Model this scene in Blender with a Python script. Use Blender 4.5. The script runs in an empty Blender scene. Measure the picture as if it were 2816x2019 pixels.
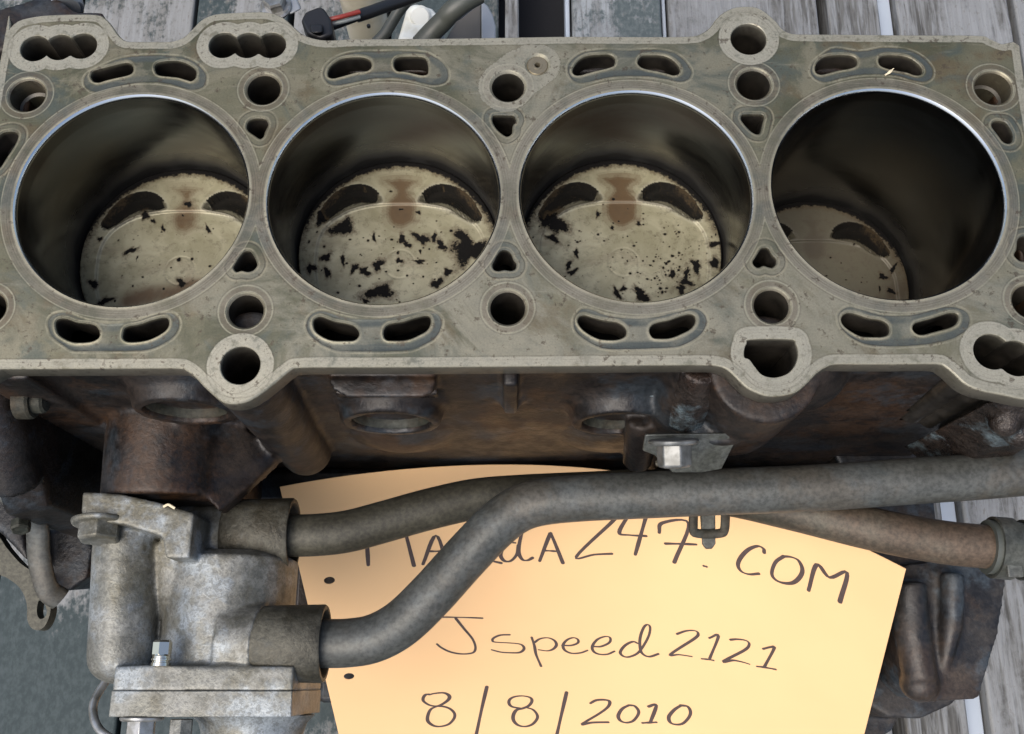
import bpy, bmesh, math, random
import numpy as np
from mathutils import Vector, Matrix
from mathutils.geometry import delaunay_2d_cdt
R = math.radians
MM = 0.001
scene = bpy.context.scene
col = scene.collection

# ------------------------------------------------------------------ camera
TILT = R(17.3); CAM = np.array([0.0, -168.0, 333.0]); FPX = 2803.6; CX, CY = 1408.0, 1009.5
cam_data = bpy.data.cameras.new('camera'); cam = bpy.data.objects.new('camera', cam_data); col.objects.link(cam)
cam.location = CAM*MM; cam.rotation_euler = (TILT, 0, 0)
cam_data.sensor_width = 36.0; cam_data.lens = FPX/2816*36.0
cam_data.clip_start = 0.01; cam_data.clip_end = 50.0
scene.camera = cam
# ------------------------------------------------------------------ sky, sun, exposure
world = bpy.data.worlds.new('World'); scene.world = world; world.use_nodes = True
wn = world.node_tree
sky = wn.nodes.new('ShaderNodeTexSky'); sky.sky_type = 'NISHITA'; sky.sun_disc = False
SUN_EL, SUN_AZ = R(60), R(222)
sky.sun_elevation = SUN_EL; sky.sun_rotation = SUN_AZ; sky.dust_density = 4.0; sky.ozone_density = 0.6; sky.air_density = 1.0
bg = wn.nodes['Background']; bg.inputs[1].default_value = 0.12
wn.links.new(sky.outputs[0], bg.inputs[0])
sun_data = bpy.data.lights.new('sun', 'SUN'); sun_data.energy = 1.6; sun_data.angle = R(55); sun_data.color = (1.0, 0.97, 0.92)
sun = bpy.data.objects.new('sun', sun_data); col.objects.link(sun)
sd = Vector((math.sin(SUN_AZ)*math.cos(SUN_EL), math.cos(SUN_AZ)*math.cos(SUN_EL), math.sin(SUN_EL)))
sun.rotation_euler = (-sd).to_track_quat('-Z', 'Y').to_euler()
sun.location = sd*3
vs = scene.view_settings
vs.view_transform = 'Standard'; vs.look = 'None'; vs.gamma = 1.0; vs.use_curve_mapping = False
vs.exposure = 0.72
scene.cycles.use_denoising = True
scene.cycles.max_bounces = 8; scene.cycles.glossy_bounces = 5; scene.cycles.diffuse_bounces = 4
scene.cycles.caustics_reflective = False; scene.cycles.caustics_refractive = False

# ------------------------------------------------------------------ traced dimensions (millimetres on the deck face)
SLOTS={
'S1a':[(-158.7,50.6),(-158.2,52.4),(-156.5,53.4),(-152.2,54.7),(-147.8,56.0),(-145.1,56.5),(-143.2,55.5),(-142.3,53.7),(-142.5,51.6),(-144.4,50.3),(-149.2,49.0),(-152.3,48.1),(-154.9,47.2),(-157.2,47.7),(-158.4,49.3)],
'S1b':[(-135.1,54.0),(-134.6,55.8),(-132.9,56.8),(-129.7,57.3),(-125.7,57.2),(-122.4,56.0),(-119.5,54.0),(-118.4,51.9),(-118.6,49.3),(-120.2,47.8),(-122.1,48.3),(-125.3,49.3),(-129.0,49.8),(-132.2,50.2),(-134.1,51.3)],
'S2a':[(-69.6,50.8),(-69.3,53.4),(-67.6,56.0),(-64.6,58.1),(-61.0,58.8),(-56.4,58.8),(-53.6,57.6),(-52.6,55.5),(-53.0,53.4),(-54.8,52.1),(-58.4,51.6),(-62.4,50.3),(-65.5,49.3),(-67.3,49.0),(-68.9,49.5)],
'S2b':[(-45.0,55.5),(-44.6,57.6),(-42.8,58.9),(-38.2,59.2),(-33.7,58.9),(-32.1,57.6),(-31.3,55.0),(-31.2,52.4),(-31.7,50.8),(-33.9,50.3),(-37.1,51.1),(-40.3,51.9),(-43.0,52.1),(-44.4,53.4)],
'S3a':[(22.4,52.4),(23.1,54.7),(25.2,57.6),(28.5,59.5),(33.0,60.0),(36.7,60.0),(38.9,58.7),(39.3,56.6),(38.5,54.5),(36.0,53.4),(32.4,52.4),(28.7,51.3),(25.6,50.3),(23.3,50.6)],
'S3b':[(47.1,56.0),(47.7,58.1),(49.4,59.6),(53.0,59.8),(56.7,59.6),(59.8,58.4),(62.4,56.0),(63.6,53.4),(63.1,51.3),(60.8,50.3),(58.1,51.1),(54.5,52.1),(50.9,52.9),(48.3,54.0)],
'S4a':[(113.9,54.0),(115.0,56.6),(117.7,58.9),(121.5,59.8),(126.5,59.8),(129.6,58.9),(130.8,56.8),(130.0,54.5),(127.2,53.2),(123.0,52.4),(119.3,51.3),(116.1,50.6),(114.1,51.6)],
'S4b':[(138.1,56.8),(138.8,58.7),(141.0,59.7),(145.1,59.7),(148.7,59.2),(151.7,57.6),(154.1,55.0),(154.9,52.4),(153.8,50.6),(151.3,50.4),(148.3,51.6),(144.3,52.4),(140.8,53.4),(138.6,54.7)],
'L1a':[(-158.6,-49.4),(-158.5,-47.2),(-157.0,-46.2),(-154.5,-46.3),(-150.9,-47.6),(-146.7,-48.1),(-144.1,-49.0),(-142.5,-51.2),(-142.3,-53.4),(-143.8,-54.9),(-146.6,-55.6),(-151.2,-55.6),(-154.7,-54.3),(-157.4,-52.3)],
'L1b':[(-135.0,-52.5),(-134.6,-50.1),(-132.9,-49.0),(-129.2,-48.3),(-125.2,-46.8),(-121.9,-45.9),(-119.6,-46.1),(-118.7,-48.1),(-119.2,-50.5),(-121.2,-52.5),(-124.8,-54.5),(-128.8,-55.4),(-132.6,-55.4),(-134.5,-54.3)],
'L2a':[(-69.3,-49.0),(-69.1,-46.8),(-67.3,-45.5),(-65.2,-45.8),(-61.8,-47.2),(-57.6,-48.0),(-54.6,-49.0),(-52.7,-51.2),(-52.8,-53.4),(-54.4,-54.9),(-57.3,-55.1),(-61.8,-55.0),(-65.2,-53.8),(-68.2,-51.6)],
'L2b':[(-44.9,-52.1),(-44.2,-49.4),(-42.2,-48.1),(-38.0,-47.4),(-33.9,-46.1),(-30.1,-45.2),(-28.2,-45.9),(-27.9,-48.5),(-29.2,-51.2),(-32.4,-53.2),(-36.1,-54.7),(-41.1,-55.0),(-43.8,-54.5)],
'L3a':[(22.4,-47.6),(23.2,-45.6),(25.3,-45.0),(28.2,-45.9),(32.4,-47.0),(36.5,-47.6),(39.0,-49.2),(40.0,-51.2),(39.3,-53.4),(36.7,-54.6),(33.4,-54.8),(29.7,-54.3),(26.0,-52.3),(23.6,-50.1)],
'L3b':[(47.2,-51.2),(48.2,-48.8),(50.7,-47.6),(54.5,-46.8),(58.3,-45.4),(61.7,-44.6),(63.8,-45.4),(64.0,-47.9),(62.3,-50.5),(58.8,-52.5),(55.0,-54.0),(51.3,-54.3),(48.4,-53.8)],
'L4a':[(114.0,-47.0),(115.0,-45.0),(117.2,-44.1),(120.4,-44.8),(124.1,-46.1),(128.2,-46.8),(130.5,-48.3),(131.1,-50.3),(130.5,-52.5),(128.3,-53.6),(124.1,-53.7),(120.4,-53.4),(116.9,-51.4),(114.6,-49.2)],
'L4b':[(138.4,-50.3),(139.5,-48.1),(141.9,-47.2),(145.8,-46.1),(149.7,-44.8),(152.7,-44.1),(155.0,-44.5),(155.6,-46.3),(154.2,-49.0),(151.1,-50.5),(146.3,-51.8),(142.0,-52.9),(139.6,-52.3)],
'H1':[(-188.6,25.9),(-186.6,27.0),(-183.9,27.1),(-182.0,26.1),(-181.5,23.9),(-182.5,20.4),(-184.5,15.9),(-186.5,11.5),(-189.8,10.1),(-192.1,14.0),(-191.5,21.4)],
'H2':[(-98.4,28.4),(-98.0,30.9),(-96.1,32.4),(-93.0,32.6),(-90.7,31.9),(-89.8,29.4),(-90.6,27.1),(-91.3,24.4),(-92.8,23.4),(-95.1,24.9),(-97.4,26.6)],
'H3':[(-7.6,30.9),(-7.4,33.4),(-5.8,34.0),(-1.8,33.9),(0.8,33.7),(1.8,31.9),(1.6,30.4),(0.6,28.9),(0.3,25.9),(-1.4,24.4),(-3.1,24.9),(-5.8,27.4)],
'H4':[(84.6,31.4),(85.0,33.9),(86.6,34.4),(90.4,34.4),(93.0,34.2),(93.8,32.6),(92.9,29.4),(91.7,25.9),(89.7,25.4),(87.2,27.4)],
'H5':[(176.9,28.9),(177.9,31.1),(180.2,31.6),(182.8,30.9),(184.2,28.4),(184.9,25.4),(184.2,22.4),(182.3,21.4),(180.2,22.4),(178.5,25.6)],
'G2':[(-98.7,-27.8),(-98.3,-26.0),(-96.8,-22.8),(-95.0,-20.9),(-92.9,-20.8),(-91.5,-22.3),(-90.0,-25.1),(-89.8,-26.9),(-91.0,-28.7),(-93.1,-29.4),(-95.3,-29.0),(-97.3,-29.4)],
'G3':[(-7.3,-26.4),(-6.6,-24.6),(-5.2,-21.8),(-3.5,-20.4),(-1.3,-20.7),(0.2,-22.3),(0.8,-24.1),(1.9,-26.0),(1.4,-28.3),(-0.5,-29.0),(-2.6,-28.7),(-4.7,-29.1),(-6.6,-28.5)],
'G4':[(84.8,-25.1),(86.0,-23.2),(87.9,-20.2),(89.7,-19.4),(91.4,-20.0),(92.5,-22.3),(93.9,-24.1),(93.6,-26.4),(92.0,-27.8),(90.4,-27.6),(88.7,-27.1),(86.9,-27.9),(85.3,-26.9)],
'G5':[(177.6,-22.8),(178.8,-20.4),(179.8,-16.7),(181.5,-15.2),(183.5,-15.1),(185.8,-16.7),(186.9,-20.4),(185.8,-24.6),(182.3,-25.5),(179.4,-25.1)],
}
IMPRINTS={
'S1':[(-160.4,48.2),(-159.4,51.3),(-154.4,54.5),(-148.0,57.6),(-141.3,58.9),(-132.2,59.0),(-125.3,58.4),(-119.6,56.0),(-116.1,52.4),(-114.7,49.3),(-115.5,45.7),(-118.6,44.4),(-122.2,44.9),(-127.8,46.7),(-134.2,47.6),(-141.4,47.2),(-148.8,45.4),(-154.0,43.6),(-157.2,43.9),(-159.6,45.7)],
'S2':[(-71.0,51.3),(-69.8,55.0),(-66.4,58.1),(-61.0,60.2),(-51.9,60.7),(-40.6,60.8),(-32.8,60.2),(-28.2,57.6),(-25.0,54.0),(-24.0,50.8),(-24.8,47.7),(-28.9,46.4),(-33.4,47.2),(-40.2,49.0),(-47.0,49.5),(-53.7,48.8),(-60.4,47.2),(-65.3,46.2),(-69.0,47.2)],
'S3':[(21.1,51.9),(21.6,55.5),(24.4,58.7),(28.5,60.8),(35.3,61.4),(44.4,61.0),(51.3,61.6),(58.1,61.0),(62.6,59.2),(66.0,55.5),(67.4,51.9),(66.1,48.8),(62.9,47.7),(58.4,48.8),(52.2,50.0),(44.1,50.3),(37.3,49.8),(30.5,48.2),(25.9,47.3),(22.8,48.5)],
'S4':[(112.3,51.9),(113.8,56.0),(117.8,59.7),(122.6,62.1),(131.6,60.8),(140.8,62.4),(147.6,61.8),(152.9,60.0),(156.5,56.6),(158.3,52.4),(157.0,49.0),(153.7,47.8),(149.3,48.8),(144.1,50.6),(137.4,51.1),(130.6,50.8),(123.6,49.3),(117.6,47.7),(114.1,48.8)],
'L1':[(-160.8,-48.5),(-160.0,-45.6),(-157.2,-44.5),(-153.8,-45.0),(-148.5,-47.2),(-142.1,-48.5),(-135.8,-48.5),(-129.7,-47.4),(-123.7,-45.2),(-119.5,-44.5),(-116.5,-45.9),(-115.3,-49.0),(-116.6,-52.9),(-120.5,-56.0),(-125.2,-58.0),(-132.6,-58.4),(-143.0,-58.4),(-150.4,-58.4),(-154.4,-56.4),(-159.0,-52.9)],
'L2':[(-71.0,-50.7),(-71.0,-47.2),(-69.1,-44.8),(-65.8,-43.9),(-61.1,-45.4),(-53.9,-47.0),(-45.6,-46.8),(-38.1,-45.4),(-31.9,-43.9),(-27.7,-44.1),(-24.9,-46.3),(-24.4,-49.4),(-26.2,-53.4),(-30.7,-56.4),(-36.0,-58.2),(-47.2,-58.6),(-58.8,-58.4),(-63.8,-56.9),(-68.1,-54.3)],
'L3':[(21.5,-49.4),(21.8,-46.3),(24.1,-43.4),(27.5,-43.4),(32.4,-45.4),(38.7,-46.5),(44.9,-46.8),(51.2,-45.9),(57.6,-44.3),(63.1,-43.0),(66.3,-44.5),(67.6,-47.6),(65.9,-51.6),(62.0,-54.7),(57.0,-56.9),(48.6,-57.5),(38.3,-57.8),(31.3,-57.5),(26.4,-55.1),(22.7,-52.1)],
'L4':[(113.3,-47.2),(114.2,-44.3),(117.7,-42.5),(123.0,-43.9),(129.1,-45.6),(137.5,-45.6),(143.9,-44.3),(150.4,-42.5),(155.0,-42.7),(158.1,-44.5),(158.7,-47.6),(156.8,-51.2),(152.3,-53.8),(144.6,-55.8),(134.1,-56.7),(123.8,-56.4),(118.2,-54.3),(114.4,-50.7)],
}
OUTLINE= [(-192.8,66.1),(-191.8,70.1),(-188.9,74.1),(-183.2,76.0),(-176.9,76.8),(-167.7,77.1),(-159.4,76.9),(-155.9,75.2),(-152.7,71.4),(-150.0,67.7),(-147.0,65.3),(-142.8,64.9),(-135.1,64.9),(-129.6,65.0),(-125.2,66.6),(-121.9,70.3),(-118.6,74.6),(-113.8,77.1),(-106.4,77.8),(-98.8,78.2),(-93.2,77.9),(-88.0,75.7),(-84.1,72.0),(-80.7,68.7),(-76.4,66.6),(-70.4,65.5),(-61.3,66.0),(-52.2,66.1),(-29.3,66.3),(5.8,66.9),(21.8,67.2),(44.6,67.1),(66.6,67.2),(72.2,68.5),(76.0,71.4),(79.0,75.7),(83.4,79.2),(88.1,80.6),(93.6,80.3),(97.3,77.9),(100.7,74.1),(103.2,70.3),(106.7,68.5),(112.2,68.2),(127.7,68.1),(150.6,67.8),(177.1,67.7),(181.5,66.3),(186.2,63.9),(191.9,63.8),(191.8,46.9),(190.7,-74.7),(189.1,-77.5),(183.7,-76.6),(173.5,-75.2),(166.9,-73.7),(159.0,-72.0),(154.4,-69.7),(151.5,-66.5),(148.6,-63.7),(145.4,-62.6),(131.4,-62.7),(119.0,-62.7),(110.8,-62.7),(107.4,-63.7),(103.9,-66.0),(100.3,-69.5),(96.8,-72.4),(93.5,-73.5),(89.3,-74.1),(85.3,-73.7),(80.4,-71.4),(76.9,-67.8),(73.8,-64.7),(70.6,-63.4),(64.9,-63.0),(40.2,-63.1),(19.6,-63.3),(-26.4,-63.7),(-55.2,-63.8),(-72.5,-63.9),(-76.1,-65.0),(-79.6,-68.2),(-83.4,-71.6),(-87.3,-74.6),(-89.9,-76.0),(-93.5,-76.8),(-97.6,-76.3),(-101.1,-73.7),(-104.6,-70.7),(-107.4,-67.8),(-110.9,-65.2),(-114.3,-64.2),(-125.8,-64.2),(-150.5,-64.3),(-175.1,-64.4),(-191.8,-64.3)]
DHOLE= [(80.7,-55.8),(82.4,-54.1),(96.2,-54.1),(98.0,-55.8),(98.5,-58.5),(98.2,-61.1),(96.7,-64.3),(94.0,-66.9),(89.5,-68.2),(85.3,-67.2),(83.0,-64.3),(81.3,-61.7),(79.6,-60.8),(79.8,-57.8)]
GLYPHS=[
[[(33.5,33.1),(31.6,59.4)],[(33.7,34.0),(40.7,43.8),(50.8,36.5),(51.7,43.9),(53.4,62.8)]],
[[(57.9,62.2),(65.7,43.3),(69.6,62.6)],[(62.4,53.7),(68.9,54.2)]],
[[(78.1,44.7),(87.8,45.5),(80.6,60.9),(91.5,61.7),(96.9,63.0)]],
[[(104.5,49.2),(100.9,49.3),(97.9,53.6),(96.8,58.0),(98.6,61.5),(101.8,61.4),(104.9,57.0),(106.0,50.9)],[(108.6,39.0),(106.4,50.0),(106.0,56.1),(107.7,60.3),(110.3,60.7),(112.8,58.9)]],
[[(116.4,60.7),(121.5,43.7),(122.8,43.8),(128.1,61.0)],[(118.8,53.6),(124.9,53.6)]],
[[(145.0,29.2),(149.9,26.4),(153.7,27.8),(151.9,31.7),(134.9,56.2),(143.9,53.5),(152.8,51.4)]],
[[(160.8,24.1),(156.1,36.9),(161.2,37.6),(169.3,36.4)],[(169.3,21.4),(164.4,49.4)]],
[[(175.5,32.6),(176.7,26.3),(189.1,22.9),(183.7,49.2)],[(178.8,38.7),(193.5,34.6)]],
[[(197.9,46.7),(199.5,46.7)]],
[[(224.5,26.4),(224.0,24.3),(221.4,24.0),(217.6,27.8),(214.6,34.0),(213.6,39.3),(215.3,42.6),(219.0,42.9),(223.4,40.3)]],
[[(233.0,24.3),(230.0,29.5),(229.0,36.5),(230.5,39.8),(234.1,40.3),(238.4,37.9),(241.0,32.9),(241.7,27.6),(239.6,23.3),(236.2,22.9),(232.7,24.5)]],
[[(245.6,38.2),(247.1,21.1),(253.1,25.1),(259.4,17.6),(258.9,36.3)]],
[[(61.0,101.0),(85.5,102.6)],[(71.6,102.6),(75.5,110.7),(79.3,118.2),(80.6,124.4),(79.6,128.6),(76.2,130.0),(71.5,129.9),(66.4,128.0),(62.4,124.7),(60.3,121.8)]],
[[(99.4,114.8),(94.4,115.3),(90.8,117.5),(90.0,119.5),(91.8,120.8),(103.2,121.4),(106.2,122.9),(106.6,125.6),(104.4,128.1),(100.6,128.7),(94.4,128.5),(89.2,126.8)]],
[[(111.1,116.1),(112.4,122.4),(113.2,129.1),(115.7,137.9)],[(112.7,119.6),(115.6,116.7),(119.9,115.6),(123.2,117.2),(124.3,120.4),(122.6,123.7),(119.3,125.6),(114.5,125.2)]],
[[(127.4,120.4),(132.2,119.7),(135.7,117.4),(135.9,114.8),(133.6,113.7),(130.3,115.6),(127.9,119.9),(128.8,123.9),(132.6,125.7),(137.4,124.5),(141.0,122.0)]],
[[(143.9,118.5),(148.3,117.6),(152.6,113.8),(153.0,110.1),(150.2,109.8),(146.1,113.0),(143.6,118.5),(144.5,122.4),(147.8,123.7),(152.0,122.6),(155.5,119.6)]],
[[(167.6,110.5),(165.0,110.0),(161.0,113.9),(158.6,119.5),(160.2,122.1),(163.3,121.9),(167.8,117.8),(171.1,110.3),(173.3,102.6),(173.6,96.9),(172.1,95.5),(170.2,98.6),(168.7,106.8),(169.3,115.2),(171.4,118.2),(174.5,118.3),(178.7,114.9)]],
[[(187.6,97.1),(191.8,93.4),(196.1,91.4),(198.1,92.6),(196.4,97.1),(184.9,113.2),(189.3,111.6),(196.0,110.3)]],
[[(203.8,93.4),(208.1,89.8),(205.0,107.7)],[(201.0,109.8),(204.1,108.8),(207.0,108.2)]],
[[(214.1,89.7),(217.5,87.6),(221.6,86.4),(223.2,88.2),(221.3,93.4),(211.8,106.7),(216.4,103.4),(220.6,102.2),(224.6,101.7)]],
[[(229.9,87.5),(233.7,83.8),(234.8,84.5),(231.6,99.7)],[(228.2,101.2),(231.8,99.7),(237.0,97.9)]],
[[(52.8,163.1),(56.3,162.1),(61.2,161.9),(63.9,164.6),(62.7,168.4),(57.4,172.8),(52.6,172.2),(49.4,168.6),(49.4,165.5),(50.9,163.0),(52.8,162.7)],[(57.4,172.8),(52.8,175.7),(50.5,181.9),(50.4,186.6),(53.1,190.3),(57.0,191.2),(61.7,189.3),(65.0,184.6),(65.8,180.0),(63.6,175.7),(60.3,173.7),(57.4,173.2)]],
[[(85.2,156.8),(81.6,174.4),(77.1,198.1),(75.3,205.9)]],
[[(103.6,173.8),(98.6,172.7),(97.0,169.8),(97.8,166.4),(100.9,164.0),(105.4,163.2),(109.3,164.3),(110.0,167.2),(108.1,171.1),(104.6,173.7),(101.0,175.5),(99.1,180.2),(99.2,184.8),(101.6,188.4),(105.6,189.2),(109.8,186.8),(112.6,181.8),(112.7,178.0),(110.5,174.2),(107.1,172.8)]],
[[(129.6,157.2),(126.6,176.0),(123.9,193.4),(122.5,201.2)]],
[[(143.0,163.4),(146.2,160.3),(151.0,158.8),(153.7,159.7),(152.7,164.3),(147.9,171.0),(138.2,182.2),(143.7,179.5),(153.2,176.8)]],
[[(164.4,159.5),(160.7,163.7),(158.7,169.8),(159.9,173.5),(163.2,174.3),(166.9,171.8),(169.4,166.5),(169.8,162.5),(167.6,159.3),(164.4,159.5)]],
[[(175.2,157.1),(179.3,154.5),(176.7,169.2)],[(172.3,171.6),(179.9,168.3)]],
[[(192.4,149.6),(189.1,154.5),(186.5,161.1),(187.5,165.4),(190.7,165.8),(194.3,163.3),(197.1,157.3),(197.8,152.3),(196.0,148.8),(192.2,149.5)]],
]
BORES = [(-137.3, -0.1), (-46.4, 0.7), (44.8, 1.6), (136.1, 2.4)]
RB = 41.6
BOLTS = [(-181.1,42.1,6.6),(-93.0,44.7,6.2),(-1.5,45.8,6.1),(90.6,46.8,6.2),(180.2,45.2,6.8),
         (-182.8,-42.7,6.1),(-92.8,-43.7,6.1),(-1.5,-42.6,6.1),(90.6,-41.9,6.1),(181.1,-40.1,6.1)]
BOSS = [(90.0,66.4,6.8),(-93.0,-63.6,6.8)]
TRIPLE = [[(-180.8,62.3,5.8),(-171.6,62.8,5.8),(-163.1,63.4,5.8)],
          [(-109.5,63.7,5.8),(-100.3,63.7,5.8),(-91.4,63.7,5.8)],
          [(165.1,-58.7,6.6),(173.0,-61.1,6.6),(180.7,-63.7,6.6)]]
PLUG = (9.6, 55.2)
rng = random.Random(5)

# ------------------------------------------------------------------ small geometry helpers (all in mm)
def at(x, y, z):
    """point of the real place at height z that the photograph shows at source pixel x, y"""
    d = np.array([(x-CX)/FPX, math.sin(TILT)+(CY-y)/FPX*math.cos(TILT), -math.cos(TILT)+(CY-y)/FPX*math.sin(TILT)])
    return CAM + d*((z-CAM[2])/d[2])
K = 1/0.8054
def af(x, y, z): return at(x*K, y*K, z)

def smooth_closed(p, n=5):
    p = np.array(p, float); m = len(p); out = []
    for i in range(m):
        a, b, c, d = p[i-1], p[i], p[(i+1) % m], p[(i+2) % m]
        for k in range(n):
            t = k/n
            out.append(0.5*((2*b)+(-a+c)*t+(2*a-5*b+4*c-d)*t*t+(-a+3*b-3*c+d)*t**3))
    return np.array(out)
def smooth_open(p, n=8):
    p = [np.array(q, float) for q in p]
    p = [2*p[0]-p[1]] + p + [2*p[-1]-p[-2]]; out = []
    for i in range(1, len(p)-2):
        a, b, c, d = p[i-1], p[i], p[i+1], p[i+2]
        for k in range(n):
            t = k/n
            out.append(0.5*((2*b)+(-a+c)*t+(2*a-5*b+4*c-d)*t*t+(-a+3*b-3*c+d)*t**3))
    out.append(p[-2]); return np.array(out)
def circle(c, r, n=48):
    a = np.linspace(0, 2*np.pi, n, endpoint=False)
    return np.stack([c[0]+r*np.cos(a), c[1]+r*np.sin(a)], 1)
def union_circles(cs, n=70):
    """outline of three overlapping drillings in a row"""
    c0 = np.array(cs[0][:2]); c1 = np.array(cs[-1][:2]); ax = (c1-c0)/np.linalg.norm(c1-c0); ay = np.array([-ax[1], ax[0]])
    loc = [((np.array(c[:2])-c0)@ax, (np.array(c[:2])-c0)@ay, c[2]) for c in cs]
    lo = loc[0][0]-loc[0][2]; hi = loc[-1][0]+loc[-1][2]
    t = (1-np.cos(np.linspace(0, np.pi, n)))/2*(hi-lo)+lo
    up = np.full(n, -1e9); dn = np.full(n, 1e9)
    for x, y, r in loc:
        h = np.sqrt(np.maximum(r*r-(t-x)**2, 0)); ok = np.abs(t-x) <= r+1e-6
        up = np.where(ok, np.maximum(up, y+h), up); dn = np.where(ok, np.minimum(dn, y-h), dn)
    top = [c0+ax*t[i]+ay*up[i] for i in range(n)]; bot = [c0+ax*t[i]+ay*dn[i] for i in range(n-2, 0, -1)]
    return np.array(top+bot)
def area(p): return 0.5*np.sum(p[:,0]*np.roll(p[:,1],-1)-np.roll(p[:,0],-1)*p[:,1])
def ccw(p): return p if area(p) > 0 else p[::-1].copy()
def normals2(p):
    t = np.roll(p,-1,0)-np.roll(p,1,0); t /= np.linalg.norm(t,axis=1)[:,None]+1e-12
    return np.stack([t[:,1], -t[:,0]],1)           # outward for ccw loops
def inside(P, poly):
    r = np.zeros(len(P), bool); x, y = P[:,0], P[:,1]
    lo, hi = poly.min(0), poly.max(0)
    sel = np.where((x>=lo[0])&(x<=hi[0])&(y>=lo[1])&(y<=hi[1]))[0]
    if not len(sel): return r
    xs, ys = x[sel], y[sel]; c = np.zeros(len(sel), bool); j = len(poly)-1
    for i in range(len(poly)):
        xi, yi = poly[i]; xj, yj = poly[j]
        if yi != yj:
            c ^= ((yi>ys)!=(yj>ys)) & (xs < (xj-xi)*(ys-yi)/(yj-yi)+xi)
        j = i
    r[sel] = c; return r
def dist(P, poly, far=12.0, closed=True):
    """distance to a polyline, clamped at far"""
    out = np.full(len(P), far); lo, hi = poly.min(0)-far, poly.max(0)+far
    sel = np.where((P[:,0]>=lo[0])&(P[:,0]<=hi[0])&(P[:,1]>=lo[1])&(P[:,1]<=hi[1]))[0]
    if not len(sel): return out
    Q = P[sel]; d = np.full(len(sel), far*far)
    n = len(poly)
    for i in range(n if closed else n-1):
        a = poly[i]; b = poly[(i+1) % n]; ab = b-a; L = ab@ab+1e-12
        t = np.clip(((Q-a)@ab)/L, 0, 1); q = Q-a-t[:,None]*ab
        d = np.minimum(d, (q*q).sum(1))
    out[sel] = np.minimum(np.sqrt(d), far); return out
def triangulate(outer, holes, step, seed=1):
    loops = [outer]+list(holes); V = np.concatenate(loops); E = []; o = 0
    for l in loops:
        n = len(l); E += [(o+i, o+(i+1) % n) for i in range(n)]; o += n
    lo, hi = outer.min(0), outer.max(0); r = np.random.RandomState(seed)
    gx, gy = np.meshgrid(np.arange(lo[0], hi[0], step), np.arange(lo[1], hi[1], step*0.87)); gx = gx+(np.arange(gx.shape[0])%2)[:,None]*step*0.5
    G = np.stack([gx.ravel(), gy.ravel()],1)+r.uniform(-.08,.08,(gx.size,2))*step
    G = G[inside(G, outer)]
    for h in holes: G = G[~inside(G, h)]
    keep = np.ones(len(G), bool)
    for l in loops: keep &= dist(G, l, step*0.6) > step*0.5
    G = G[keep]
    A = np.concatenate([V, G])
    rv, re, rf, *_ = delaunay_2d_cdt([Vector(p) for p in A], E, [], 0, 1e-6)
    rv = np.array([(v.x, v.y) for v in rv]); rf = np.array([f for f in rf if len(f) == 3])
    c = rv[rf].mean(1); k = inside(c, outer)
    for h in holes: k &= ~inside(c, h)
    rf = rf[k]
    t = rv[rf]; s = (t[:,1,0]-t[:,0,0])*(t[:,2,1]-t[:,0,1])-(t[:,1,1]-t[:,0,1])*(t[:,2,0]-t[:,0,0])
    rf[s<0] = rf[s<0][:, ::-1]
    return rv, rf

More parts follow.
